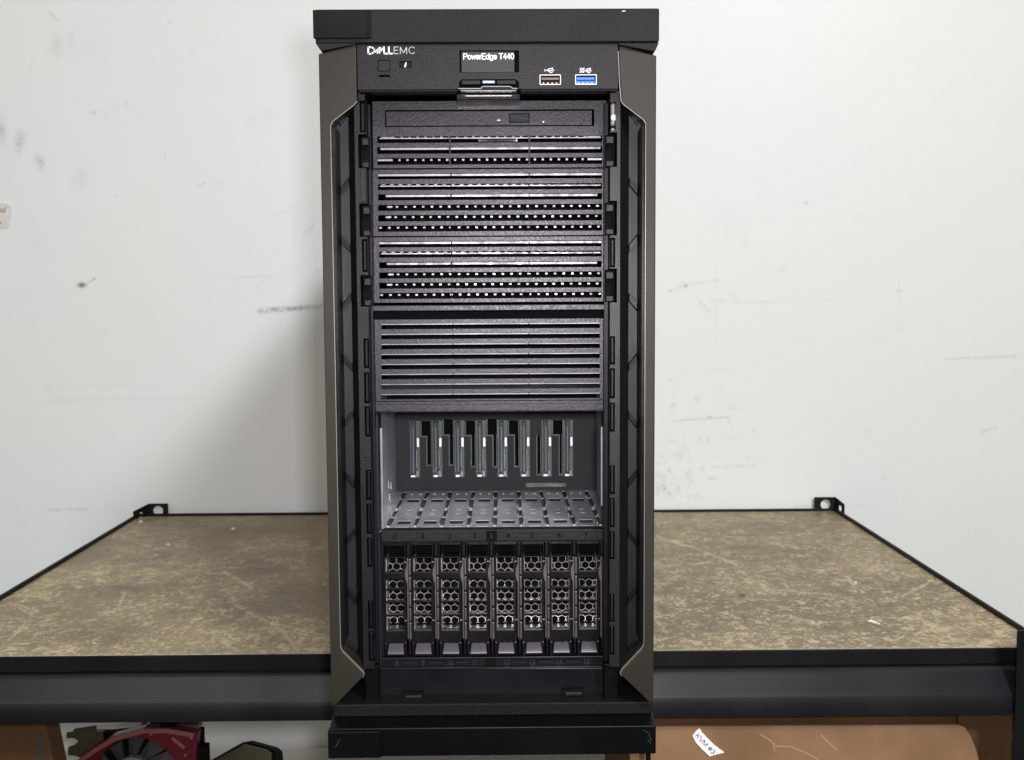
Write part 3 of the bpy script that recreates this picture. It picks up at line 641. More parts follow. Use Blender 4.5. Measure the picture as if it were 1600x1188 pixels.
# logo strokes
def strokes(mb, S, x0, x1, z0, z1, w, Yp):
    for line in S:
        P = [(x0+(x1-x0)*u, z0+(z1-z0)*v) for u, v in line]
        for a, b in zip(P, P[1:]):
            dx, dz = b[0]-a[0], b[1]-a[1]; L = math.hypot(dx, dz) or 1; e_ = w*.35
            mb.bar((a[0]-dx/L*e_, a[1]-dz/L*e_), (b[0]+dx/L*e_, b[1]+dz/L*e_), w, Yp, Yp+.0003)
def arc(cx, cy, rx, ry, a0, a1, n=10): return [(cx+rx*math.cos(math.radians(a0+(a1-a0)*i/n)), cy+ry*math.sin(math.radians(a0+(a1-a0)*i/n))) for i in range(n+1)]
GL = {  # advance width, strokes (cap height = 1)
 'P': (.78, [[(.08, 0), (.08, 1), (.42, 1)]+arc(.42, .74, .27, .26, 90, -90)+[(.08, .48)]]),
 'o': (.66, [arc(.32, .36, .25, .34, 0, 360, 16)]),
 'w': (.84, [[(.05, .70), (.23, .02), (.42, .66), (.61, .02), (.79, .70)]]),
 'e': (.66, [[(.08, .38), (.57, .38)]+arc(.32, .36, .25, .34, 5, 320, 14)]),
 'r': (.42, [[(.09, 0), (.09, .70)], [(.09, .42)]+arc(.30, .42, .20, .26, 170, 80, 5)]),
 'E': (.76, [[(.68, 1), (.08, 1), (.08, 0), (.70, 0)], [(.08, .52), (.62, .52)]]),
 'd': (.68, [arc(.31, .36, .24, .34, 0, 360, 16), [(.58, 0), (.58, 1)]]),
 'g': (.68, [arc(.31, .36, .24, .34, 0, 360, 16), [(.58, .70), (.58, -.05)]+arc(.33, -.05, .25, .20, 0, -150, 7)]),
 ' ': (.34, []),
 'T': (.74, [[(.02, 1), (.70, 1)], [(.36, 1), (.36, 0)]]),
 '4': (.68, [[(.47, 0), (.47, 1), (.05, .30), (.62, .30)]]),
 '0': (.68, [arc(.32, .5, .25, .5, 0, 360, 18)]),
 'K': (.78, [[(.08, 0), (.08, 1)], [(.66, 1), (.08, .36)], [(.28, .56), (.70, 0)]]),
 'V': (.78, [[(.04, 1), (.38, 0), (.72, 1)]]),
 'M': (.96, [[(.08, 0), (.08, 1), (.46, .08), (.84, 1), (.84, 0)]]),
 '#': (.70, [[(.22, 0), (.30, 1)], [(.44, 0), (.52, 1)], [(.05, .66), (.66, .66)], [(.03, .34), (.64, .34)]]),
 '3': (.66, [arc(.31, .75, .23, .25, 150, -80, 9)+arc(.31, .26, .26, .26, 85, -150, 10)]),
 'S': (.70, [arc(.34, .76, .24, .24, 40, 230, 8)+arc(.33, .25, .26, .25, 50, -140, 9)]),
}
def stroke_text(name, s, x0, x1, zb, cap, w, Yp, m, parent, rot=0.0, th=.0002, shear=0):
    tot = sum(GL[c][0] for c in s); k = (x1-x0)/tot; mb = MB(); u = 0; cs, sn = math.cos(rot), math.sin(rot); ox, oz = (x0+x1)/2, zb+cap/2; n_ = 0
    for c in s:
        adv, S = GL[c]
        for line in S:
            P = []
            for a, b in line:
                X_, Z_ = x0+(u+a)*k+shear*b*cap-ox, zb+b*cap-oz; P.append((ox+X_*cs-Z_*sn, oz+X_*sn+Z_*cs))
            for a, b in zip(P, P[1:]):
                dx, dz = b[0]-a[0], b[1]-a[1]; L = math.hypot(dx, dz)
                if L < 1e-9: continue
                e_ = w*.3; yo = Yp-.000004*(n_ % 7); n_ += 1
                mb.bar((a[0]-dx/L*e_, a[1]-dz/L*e_), (b[0]+dx/L*e_, b[1]+dz/L*e_), w, yo, Yp+th)
        u += adv
    return mb.build(name, m, parent)
Dl = [[(0, 0), (0, 1), (.45, 1), (.8, .8), (.95, .5), (.8, .2), (.45, 0), (0, 0)]]
El = [[(.02, .30), (.62, .98)], [(.22, .16), (.82, .84)], [(.42, .02), (1.02, .70)], [(.02, .30), (.42, .02), (.6, .1)], [(.62, .98), (1.02, .70)]]
Ll = [[(0, 1), (0, 0), (.95, 0)]]
E2 = [[(.9, 1), (0, 1), (0, 0), (.9, 0)], [(0, .52), (.8, .52)]]
M2 = [[(0, 0), (0, 1), (.5, .1), (1, 1), (1, 0)]]
C2 = [[(1, .82), (.8, .97), (.5, 1), (.2, .85), (.03, .5), (.2, .15), (.5, 0), (.8, .03), (1, .18)]]
lm = MB()
for S, a, b, w in ((Dl, 575.5, 586, .00092), (El, 586, 598, .0005), (Ll, 600, 605.6, .00092), (Ll, 607.6, 613, .00092)):
    q = R2(a, 73.4, b, 83.6, YC); strokes(lm, S, *q, w, YC-.0004)
lm.build("logo_lettering", M['white'], cp)
lm = MB()
for S, a, b in ((E2, 615.8, 623), (M2, 625.5, 635.5), (C2, 638.5, 647.5)):
    q = R2(a, 73.2, b, 83.8, YC); strokes(lm, S, *q, .00036, YC-.0004)
lm.build("logo_lettering", M['greyprint'], cp)
tx, dp = DISP
stroke_text("display_lettering", "PowerEdge T440", tx[0], tx[1], gz(92.6, YC), gz(84.0, YC)-gz(92.6, YC), .00056, YC+.0001, M["white"], dp)
# ports
for k, (a, b, c_, d) in enumerate(ports):
    pr = MB()
    pp_ = plate("usb_port", rrect(a, b, c_, d, .0005, 2), [rrect(a+.0006, b-.0006, c_+.0006, d-.0006, .0003, 2)], YC-.0004, YC+.008, M['chrome'], cp)
    MB().box(a+.0007, b-.0007, YC+.0075, YC+.0079, c_+.0007, d-.0007).build("port_cavity", M['dark'], pp_)
    MB().box(a+.0012, b-.0012, YC+.0012, YC+.0074, d-.0031, d-.0014).build("port_tongue", M['brownin' if k == 0 else 'blue'], pp_, .0002)
    MB().box(a+.0008, b-.0008, YC+.0030, YC+.0074, c_+.0009, d-.0034).build("port_floor", M['smooth' if k == 0 else 'blue'], pp_)
    cm = MB()
    for j in range(4): cm.box(a+.0026+j*.0028-.00035, a+.0026+j*.0028+.00035, YC+.0024, YC+.0029, c_+.0013, c_+.0020)
    cm.build("port_contact", M['gold' if k == 0 else 'bluelt'], pp_)
def usb_icon(px0, px1, py):
    mb = MB(); L = px1-px0
    def l(p, q_, w):
        a, b = W2([p, q_], YC-.0003); mb.bar(a, b, w, YC-.0004, YC+.0001)
    l((px0, py), (px1-1, py), .00055); c0 = W2([(px0+1, py)], YC)[0]; mb.cyl(c0[0], YC-.0004, c0[1], .0006, .0005)
    l((px0+L*.25, py), (px0+L*.5, py-3), .00045); l((px0+L*.5, py-3), (px0+L*.75, py-3), .00045)
    l((px0+L*.35, py), (px0+L*.6, py+3), .00045); l((px0+L*.6, py+3), (px0+L*.82, py+3), .00045)
    mb.prism(W2([(px1-3, py-1.8), (px1+.5, py), (px1-3, py+1.8)], YC-.0003), YC-.0004, YC+.0001)
    c0 = W2([(px0+L*.8, py-3)], YC)[0]; mb.cyl(c0[0], YC-.0004, c0[1], .0005, .0005)
    return mb
usb_icon(850.5, 866, 110.4).build("port_symbol", M['white'], cp)
usb_icon(911, 924.5, 110.8).build("port_symbol", M['white'], cp)
q = R2(905, 107.6, 913, 113.8, YC); stroke_text("port_lettering", "SS", q[0], q[1], q[2], q[3]-q[2], .00045, YC-.0003, M['white'], cp, shear=.2)

# --- chassis frame columns
YF = .0125; YB = .030
def column(s):
    if s < 0: xa, xb, xin = gx(560.5, 600, YF), gx(577.5, 600, YF), gx(587, 600, YB)
    else: xa, xb, xin = gx(968.5, 600, YF), gx(953.0, 600, YF), gx(942, 600, YB)
    ztop, zbot = gz(143, YF), gz(1044, YF)
    fx = lambda px, py: gx(px, py, YF)
    if s < 0:
        slots = [(157, 206), (373, 424), (528, 574), (581, 629), (634, 681), (733, 780), (786, 833), (839, 885), (937, 981), (985, 1032)]; clips = [(209, 262), (317, 369), (429, 478)]; plain = [(264, 315)]
    else:
        slots = [(373, 419), (527, 571), (577, 624), (631, 676), (729, 774), (780, 826), (832, 876), (930, 974), (980, 1026)]; clips = [(208, 262), (315, 369), (421, 474)]; plain = []
    sx_a, sx_b = (xa+(xb-xa)*.50, xa+(xb-xa)*.98)
    holes = []
    for y0_, y1_ in slots: holes.append((sx_a, sx_b, gz(y1_, YF), gz(y0_, YF)))
    for y0_, y1_ in clips: holes.append((min(xa+(xb-xa)*.32, xb+.001*-s), max(xa+(xb-xa)*.32, xb+.001*-s), gz(y1_, YF), gz(y0_, YF)))
    if s > 0:
        holes.append((xa+(xb-xa)*.45, xb+.001*-s, gz(205, YF), gz(160, YF)))
    holes = [(min(h[0], h[1]), max(h[0], h[1]), h[2], h[3]) for h in holes]
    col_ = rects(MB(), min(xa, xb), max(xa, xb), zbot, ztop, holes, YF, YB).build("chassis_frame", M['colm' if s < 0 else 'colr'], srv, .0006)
    # bottoms of the slots
    for y0_, y1_ in slots:
        z0_, z1_ = gz(y1_, YF), gz(y0_, YF); a_, b_ = sorted((sx_a, sx_b))
        MB().box(a_+.0007, b_-.0007, YF+.0012, YB-.001, z0_+.0009, z1_-.0009).build("slot_insert", M['smooth' if s < 0 else 'grain'], col_, .0005)
    for y0_, y1_ in clips:
        z0_, z1_ = gz(y1_, YF), gz(y0_, YF)
        ca = xa+(xb-xa)*.42; cb = xin-.0005*(-s)
        e = MB().box(ca, cb, YF+.0075, YB-.001, z0_+.0005, z1_-.0005).build("clip_recess", M['dark'], col_)
        for zz0, zz1 in ((z1_-.0068, z1_-.0022), (z0_+.0006, z0_+.0042)):
            MB().box(xa+(xb-xa)*.62, cb, YF+.002, YF+.0074, zz0, zz1).build("clip_block", M['grain'], e, .0005)
    for y0_, y1_ in plain:
        z0_, z1_ = gz(y1_, YF), gz(y0_, YF)
        MB().box(sx_a, sx_b, YF-.0008, YF-.0001, z0_, z1_).build("raised_rib", M['grain'], col_, .0003)
    MB().box(xa, xin, .0185, YB, gz(1096, .0185), zbot-.0002).build('frame_skirt', M['foot'], col_, .0005)
    # slanted inner reveal
    MB().loft([(xb, YF+.0004, zbot), (xb, YF+.0004, gz(157, YF)), (xin, YB-.004, gz(157, YF)), (xin, YB-.004, zbot)],
              [(xb, YF+.0012, zbot), (xb, YF+.0012, gz(157, YF)), (xin, YB+.0, gz(157, YF)), (xin, YB+.0, zbot)]) if False else None
    MB().box(xb+(-s)*.0001, xin, YF+.011, YB-.001, zbot+.0001, gz(157, YF)).build("inner_reveal", M['smooth'], col_, .0003)
    return col_
colL = column(-1); colR = column(1)
q = R2(954.3, 161.5, 961.8, 199, .0165)
lt = MB().box(q[0], q[1], .0165, .022, q[2]+.0005, q[3]).build("metal_spring_latch", M['emi'], colR, .0012)
q2 = R2(954.6, 200.5, 961.2, 206.3, .0165); MB().box(q2[0], q2[1], .0165, .022, q2[2], q2[3]).build("latch_foot", M['emi'], lt, .0008)
MB().cyl((q[0]+q[1])/2+.0004, .0155, (q[2]+q[3])/2-.002, .0019, .002).build("latch_rivet", M['chrome'], lt)

# --- bays
YP = .030
def zr(y0_, y1_): return gz(y1_, YP), gz(y0_, YP)
def emi_row(mb, ya, yb, xa, xb, style, Yb, startblack=0):
    pit = 13.62
    if style == 'full':
        q = R2(xa+startblack, ya, xb-startblack*.6, yb, Yb); mb.box(q[0], q[1], Yb, Yb+.0006, q[2], q[3])
    elif style == 'line':      # continuous thin line with bumps
        q = R2(xa+3, yb-1.6, xb-2, yb, Yb); mb.box(q[0], q[1], Yb, Yb+.0006, q[2], q[3])
        x = xa+3
        while x < xb-10:
            q = [p for p in W2([(x+1.5, yb-1.65), (x+8.5, yb-1.65), (x+7, ya), (x+3, ya)], Yb)]; mb.prism(q, Yb, Yb+.0006); x += pit
    elif style == 'dots':
        x = xa+2+startblack; first = True
        while x < xb-4:
            w = 3.9 if not (first and startblack) else 8.5
            c0 = onY(x+w/2, (ya+yb)/2, Yb); hw = w*.00043*.5/1.0; hz = gz(ya, Yb)-gz(yb, Yb)
            hw = (gx(x+w, ya, Yb)-gx(x, ya, Yb))/2
            zc = (gz(ya, Yb)+gz(yb, Yb))/2
            mb.prism([(c0.x-hw, zc-hz*.25), (c0.x-hw*.55, zc-hz*.5), (c0.x+hw*.55, zc-hz*.5), (c0.x+hw, zc-hz*.25), (c0.x+hw, zc+hz*.3), (c0.x+hw*.6, zc+hz*.5), (c0.x-hw*.6, zc+hz*.5), (c0.x-hw, zc+hz*.3)], Yb, Yb+.0006)
            x += pit; first = False
    elif style == 'dashdots':
        for u0, u1 in ((xa+1, xa+24), (xb-23, xb-1)): q = R2(u0, ya, u1, yb, Yb); mb.box(q[0], q[1], Yb, Yb+.0006, q[2], q[3])
        x = xa+33
        while x < xb-30: q = R2(x, ya, x+3.2, yb, Yb); mb.box(q[0], q[1], Yb, Yb+.0006, q[2], q[3]); x += 12.45
    elif style == 'comb':
        q = R2(xa+3, yb-1.6, xb-2, yb, Yb); mb.box(q[0], q[1], Yb, Yb+.0006, q[2], q[3])
        x = xa+27; yt = yb-1.5
        q = R2(xa+6, ya, x, yt, Yb); mb.box(q[0], q[1], Yb, Yb+.0006, q[2]-.00002, q[3])
        while x < xb-36:
            q = R2(x+9.3, ya, x+12.9, yt, Yb); mb.box(q[0], q[1], Yb, Yb+.0006, q[2]-.00002, q[3]); x += 12.45
        q = R2(xb-24, ya, xb-3, yt, Yb); mb.box(q[0], q[1], Yb, Yb+.0006, q[2]-.00002, q[3])
def vent_cover(name, xp0, xp1, y0_, y1_, sx0_, sx1_, slots, rows, divs, th=.0020, extra=(), bar_divs=False, m='bay', depth=.0036):
    x0_, x1_ = gx(xp0, (y0_+y1_)/2, YP), gx(xp1, (y0_+y1_)/2, YP); z0_, z1_ = zr(y0_, y1_)
    hs = []
    for a, b in slots:
        q = R2(sx0_, a, sx1_, b, YP); hs.append(q)
    hs += list(extra)
    o = rects(MB(), x0_, x1_, z0_, z1_, hs, YP, YP+th).build(name, M[m], srv, .0004, 2)
    MB().box(x0_+.002, x1_-.002, YP+.0550, YP+.0560, z0_+.0005, z1_-.0005).build("cover_backing", M['dark'], o)
    Yb = YP+depth
    mb = MB()
    for (a, b), stl in zip(slots, rows):
        st_, sb = stl
        emi_row(mb, a+(1.9 if 'dots' in st_ else 1.3), a+(4.6 if 'dots' in st_ else 4.2), sx0_, sx1_, st_, Yb, sb)
    mb.build("perforated_shield", M['emi'], o)  # shield reduced to the bright strips and dots where its metal glints
    for dxp in divs:
        mb = MB(); q = R2(dxp-1, slots[0][0]-1, dxp+1.1, slots[-1][1]+1, YP)
        if bar_divs: mb.box(q[0], q[1], YP-.0003, YP+.002, q[2], q[3]); mb.build("divider_bar", M['grain'], o)
        else:
            for a, b in slots:
                q = R2(dxp-.9, a-.5, dxp+.9, b+.5, YP); mb.box(q[0], q[1], YP+.0027, YP+.0042, q[2], q[3])
            mb.build("divider_bar", M['dark'], o)
    return o
# optical bay cover
dq = R2(601.5, 171.5, 928.5, 198, YP)
oc = vent_cover("optical_drive_cover", 582.5, 947.5, 158, 262.3, 589.5, 941, [(212.5, 223), (229.5, 240), (246.5, 257)], [('comb', 0), ('full', 5), ('dashdots', 0)], (703, 827), extra=[dq], bar_divs=True)
dt = MB().box(dq[0]+.0006, dq[1]-.0014, YP+.0001, YP+.0045, dq[2]+.0006, dq[3]-.0008).build("optical_drive_tray", M['bay'], oc, .0003)
q = R2(796.5, 178.5, 826.5, 191.3, YP); MB().box(q[0]-.0004, q[1]+.0004, YP-.00005, YP+.0003, q[2]-.0004, q[3]+.0004).build("button_gap", M['dark'], dt)
MB().box(q[0], q[1], YP-.0005, YP+.0003, q[2], q[3]).build("eject_button", M['grain'], dt, .0003)
q = R2(776, 186.8, 782, 189.2, YP); MB().prism([(q[0], q[2]), (q[1], q[2]), (q[1], (q[2]+q[3])/2), (q[0]+.001, q[3])], YP-.0004, YP+.0002).build("drive_symbol", M['white'], dt)
q = onY(849, 191, YP); MB().cyl(q.x, YP-.0004, q.z, .0006, .0006).build("indicator_light", M['white'], dt)
# curved lens-like shiny drive chassis seen behind the top slots
q = R2(748, 214, 808, 222, YP+.006); 
mb = MB(); N = 14
for i in range(N):
    a0 = math.pi*i/N; a1 = math.pi*(i+1)/N; xc_, hw_ = (q[0]+q[1])/2, (q[1]-q[0])/2
    mb.add([(xc_-hw_*math.cos(a0), YP+.0036-.0000*math.sin(a0), q[2]), (xc_-hw_*math.cos(a1), YP+.0036, q[2]), (xc_-hw_*math.cos(a1), YP+.0036+.003*math.sin(a1), q[3]-.0007*math.sin(a1)), (xc_-hw_*math.cos(a0), YP+.0036+.003*math.sin(a0), q[3]-.0007*math.sin(a0))], [(0, 1, 2, 3)])
mb.build("drive_chassis_edge", M['chrome'], oc)
s1 = [(270.5, 279.5), (287, 296.5), (303, 312.5), (319.5, 329), (335.5, 345.5), (352, 361.5)]
st1 = [('full', 0), ('line', 0), ('full', 12), ('dots', 12), ('dots', 10), ('dots', 0)]
vent_cover("blank_bay_cover", 583, 948, 264.6, 368.2, 590.8, 940.5, s1, st1, (704.5, 827))
s2 = [(376.5, 386), (392.5, 402), (409, 418.5), (425, 434.5), (441, 450.5), (457, 466.5)]
vent_cover("blank_bay_cover", 584.5, 947, 370.4, 472.2, 592.5, 940, s2, [('full', 0), ('line', 0), ('full', 12), ('dots', 12), ('dots', 10), ('dots', 0)], (705.5, 827))
# frames (raised rim) round the two blanks
for (y0_, y1_) in ((264, 368.6), (370, 472.5)):
    pass
# lip above the large blank
q = R2(581, 476.5, 949, 485.5, .026); MB().box(q[0], q[1], .024, .0420, q[2], q[3]).build("bay_crossbar", M['bay'], srv, .0005)
q = R2(583, 486, 948, 498.6, .040); MB().box(q[0], q[1], .040, .042, q[2]-.004, q[3]+.002).build("crossbar_shadow_gap", M['dark'], srv)
s3 = [(505.2+15.65*k, 513.8+15.65*k) for k in range(8)]
# big blank: louvres with solid backing
x0_, x1_ = gx(586.5, 560, YP), gx(946, 560, YP); z0_, z1_ = zr(498.8, 643)
hs = [R2(595.8, a, 937.3, b, YP) for a, b in s3]
bb = rects(MB(), x0_, x1_, z0_, z1_, hs, YP, YP+.0022).build("large_blank_cover", M['bay'], srv, .0004, 2)
MB().box(x0_+.002, x1_-.002, YP+.0500, YP+.0510, z0_+.002, z1_-.001).build("cover_backing", M['dark'], bb)
q = R2(587, 625.8, 945.5, 627.0, YP); MB().box(q[0], q[1], YP-.0001, YP+.0002, q[2], q[3]).build("cover_groove", M['dark'], bb)
mb = MB()
for a, b in s3:
    for xa_, xb_ in ((596, 707), (708.5, 825.5), (827, 937)):
        q = R2(xa_, a+.3, xb_, a+1.6, YP+.0008); mb.box(q[0], q[1], YP+.0008, YP+.0021, q[2], q[3])
mb.build("louvre_highlight", M['zincdark'], bb)  # pale strips stand in for the light caught along each louvre
q = R2(585, 631, 947, 642.5, YP); MB().box(q[0], q[1], YP-.0012, YP-.0001, q[2]+.0002, q[3]).build("cover_bottom_lip", M['bay'], bb, .0004)

# --- empty drive cage
YE = .036
bay = empty("drive_cage", (0, 0, 0), "x", "x")
bpy.data.objects.remove(bay)
yb_ = .186
fz = gz(828, YE, 765)
cxl, cxr = gx(619.5, 760, yb_), gx(931, 760, yb_)
ceil = gz(648, YE)+.0165
cage = rects(MB(), cxl, cxr, YE-.002, yb_, [], fz-.0009, fz, 'XY')
# floor with punched slots
def fzp(px, py): p = onZ(px, py, fz); return p.x, p.y
holes = []
Xk = [fzp(630.5+36*k, 775)[0] for k in range(9)]
yv = lambda py: fzp(765, py)[1]
for k, X in enumerate(Xk):
    w = .0014
    for a, b in ((768.5, 778), (779.5, 792.5), (797, 806), (808, 820)): holes.append((X-w, X+w, yv(b), yv(a)))
for k in range(8):
    xc = (Xk[k]+Xk[k+1])/2+.0004
    holes.append((xc-.0046, xc+.0046, yv(784), yv(779.5))); holes.append((xc-.0046, xc+.0046, yv(818), yv(813)))
    holes.append((xc-.0042, xc+.0042, YE-.003, yv(822.5)))
    for yy in (796.5, 802): holes.append((xc-.0018, xc+.0018, yv(yy+.9), yv(yy)))
cg = rects(MB(), cxl-.002, cxr+.002, YE-.002, yb_, holes, fz-.0005, fz, 'XY').build("drive_cage", M['zinc'], srv, .0002, 1)
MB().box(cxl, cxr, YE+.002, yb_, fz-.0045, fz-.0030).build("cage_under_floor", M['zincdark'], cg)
mb = MB()
for k in range(8):
    xc = (Xk[k]+Xk[k+1])/2+.0004
    for dx in (-.0036, .0036):
        mb.cyl(xc+dx, yv(772), fz, .0012, .0006, 'Z', 10, .0007)
    q_ = (Xk[k]+Xk[k+1])/2
for k in range(9):
    for py in (795, 822): mb.cyl(Xk[k], yv(py), fz, .0011, .0005, 'Z', 10, .0006)
mb.build("floor_dimple", M['dimple'], cg)
mb = MB()
for k, X in enumerate(Xk):
    for a, b in ((768.5, 778), (779.5, 792.5), (797, 806), (808, 820)):
        sgn = 1 if (k+int(a)) % 2 else -1
        mb.box(X+sgn*.0014, X+sgn*.0018, yv(b)+.001, yv(a)-.001, fz-.0008, fz+.0011)
mb.build("guide_tab", M['zincdark'], cg)
MB().box(cxl-.0012, cxl, YE+.001, yb_, fz, ceil).build("cage_side_wall", M['zinc'], cg)
MB().box(cxr, cxr+.0012, YE+.001, yb_, fz, ceil).build("cage_side_wall", M['zinc'], cg)
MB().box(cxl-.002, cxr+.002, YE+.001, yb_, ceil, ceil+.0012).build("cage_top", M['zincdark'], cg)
# bright front flanges
for a, b in ((594.5, 598.5), (938.5, 941.8)):
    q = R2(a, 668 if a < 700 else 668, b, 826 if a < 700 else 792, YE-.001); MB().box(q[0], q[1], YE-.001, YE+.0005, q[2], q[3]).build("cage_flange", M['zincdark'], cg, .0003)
# small embossed marks on the left side wall
for (px_, py_) in ((607.5, 757), (611, 758), (609, 776.5)):
    d = ray(px_, py_); t = (cxl-CAMP.x)/d.x; p = CAMP+d*t
    if YE < p.y < yb_: MB().box(cxl, cxl+.0007, p.y-.003, p.y+.003, p.z-.0028, p.z+.0028).build("wall_emboss", M['chrome'], cg, .0002)
# backplane: grey cover with stepped openings, circuit board behind
YK = yb_-.0025
bpx0, bpx1, bpz0, bpz1 = cxl+.0003, cxr-.0003, gz(767, YK)-.001, ceil
conx = [647, 682, 716.5, 750.5, 784, 819, 853, 886.5]
openings = []; green = []
for k, cxp in enumerate(conx):
    openings.append(R2(cxp-6.5, 657, cxp+9, 746, YK))
    if k < 7:
        stp = [683, 681, 682, 682, 681.5, 682, 682][k]
        if k != 5: openings.append(R2(cxp+9.5, 655 if k % 2 else 658, cxp+27, stp, YK))
        nx = conx[k+1]-7.5
        openings.append(R2(cxp+19 if k != 6 else cxp+20, stp-1, nx, 728 if k < 2 else (731 if k < 5 else 744), YK))
bk = rects(MB(), bpx0, bpx1, bpz0, bpz1, openings, YK, YK+.0008).build("backplane_cover", M['mylar'], cg)
MB().box(bpx0, bpx1, YK+.030, YK+.031, bpz0, bpz1).build("dark_cavity", M['dark'], cg)
# circuit board = slightly larger openings margins in green
bh = []
for k, o_ in enumerate(openings):
    wdt = o_[1]-o_[0]; hgt = o_[3]-o_[2]
    if any(abs(o_[0]-gx(c_-6.5, (657+746)/2, YK)) < 1e-5 for c_ in conx): continue
    bh.append((o_[0]+.0009, o_[1]-.0006, o_[2]+.0011, o_[3]+.0008))
pc = rects(MB(), bpx0, bpx1, bpz0, bpz1, bh, YK+.0012, YK+.0026).build("circuit_board", M['pcb'], cg)
def connector():
    cxp = conx[0]; q = R2(cxp-5, 659, cxp+2.5, 741, YK-.005)
    o = MB().box(q[0], q[1], YK-.005, YK+.001, q[2], q[3]).build("connector", M['navy'], cg, .0003)
    mb = MB(); n = 34
    for j in range(n):
        z = q[2]+.002+(q[3]-q[2]-.006)*j/n
        mb.box(q[0]-.0006, q[0]+.0008, YK-.0045, YK-.0008, z, z+.00042)
        mb.box(q[0]+.0016, q[0]+.0024, YK-.0053, YK-.0008, z, z+.00042)
    mb.build("contact_row", M['pins'], o)
    MB().box(q[0]-.0002, q[1]-.0004, YK-.0058, YK+.001, q[2]-.0022, q[2]-.0002).build("connector_foot", M['zinc'], o, .0003)
    g = R2(cxp+4, 684, cxp+8, 698, YK-.001); MB().box(g[0], g[1], YK-.001, YK+.0012, g[2], g[3]).build("bright_component", M['zinc'], o, .0002)
    g = R2(cxp+3.2, 735, cxp+7.4, 745, YK-.001); MB().box(g[0], g[1], YK-.001, YK+.0012, g[2], g[3]).build("mounting_clip", M['zincdark'], o, .0003)
    g = R2(cxp+3.6, 703, cxp+4.4, 730, YK); MB().box(g[0], g[1], YK+.0006, YK+.0012, g[2], g[3]).build("board_trace", M['pins'], o)
    return o
def copy_tree(o, parent):
    c_ = o.copy(); COL.objects.link(c_); c_.parent = parent
    for ch in list(o.children): copy_tree(ch, c_)
    return c_
cn = connector(); kids = list(cn.children)
for cxp in conx[1:]:
    dx = gx(cxp, 700, YK)-gx(conx[0], 700, YK)
    c_ = cn.copy(); COL.objects.link(c_); c_.parent = cg; c_.location = cn.location+Vector((dx, 0, 0))
    for ch in kids: d_ = ch.copy(); COL.objects.link(d_); d_.parent = c_
q = R2(822, 755.5, 884, 761.5, YK-.0004); MB().box(q[0], q[1], YK-.0005, YK-.00005, q[2], q[3]).build("exposed_board_strip", M['pcb'], cg)

# --- number strips
YN = .0335
def number_strip(y0_, y1_, labels, boxx, boxlabel, m):
    q = R2(595, y0_, 942.5, y1_, YN)
    o = MB().box(q[0], q[1], YN, YN+.010, q[2], q[3]).build("number_strip", M[m], srv, .0004)
    yc = (y0_+y1_)/2
    for s_, xp_ in labels:
        w = sum(1.7 if c_ == '1' else 3.6 for c_ in s_); g = R2(xp_-w*.75, yc-4, xp_+w*.75, yc+4, YN); text_mesh("number", s_, *g, YN-.0002, M['dark' if m == 'grain' else 'relief'], o, bold=.02)
    mb = MB()
    for a, b in zip(labels, labels[1:]):
        if a[1] < boxx < b[1]: continue
        g = R2(a[1]+9, yc-.5, b[1]-9, yc+.5, YN); mb.box(g[0], g[1], YN-.0002, YN, g[2], g[3])
    mb.build("guide_line", M['relief'], o)
    g = R2(boxx-8.5, y0_+1, boxx+8.5, y1_-1, YN); b_ = MB().box(g[0], g[1], YN-.0003, YN+.0002, g[2], g[3]).build("number_box", M['dark'], o)
    if boxlabel:
        g = R2(boxx-1.4, yc-4, boxx+1.4, yc+4, YN); text_mesh("number", boxlabel, *g, YN-.0006, M['grain'], b_, bold=.01)
    return o
number_strip(828.5, 846, [("0", 617), ("1", 661), ("2", 703.5), ("3", 741), ("4", 794), ("5", 832), ("6", 874), ("7", 915.5)], 768, "1", 'grain')
number_strip(1027, 1043, [("8", 620), ("9", 661), ("10", 703.5), ("11", 742), ("12", 792), ("13", 832), ("14", 874.5), ("15", 917)], 766.5, None, 'smooth')

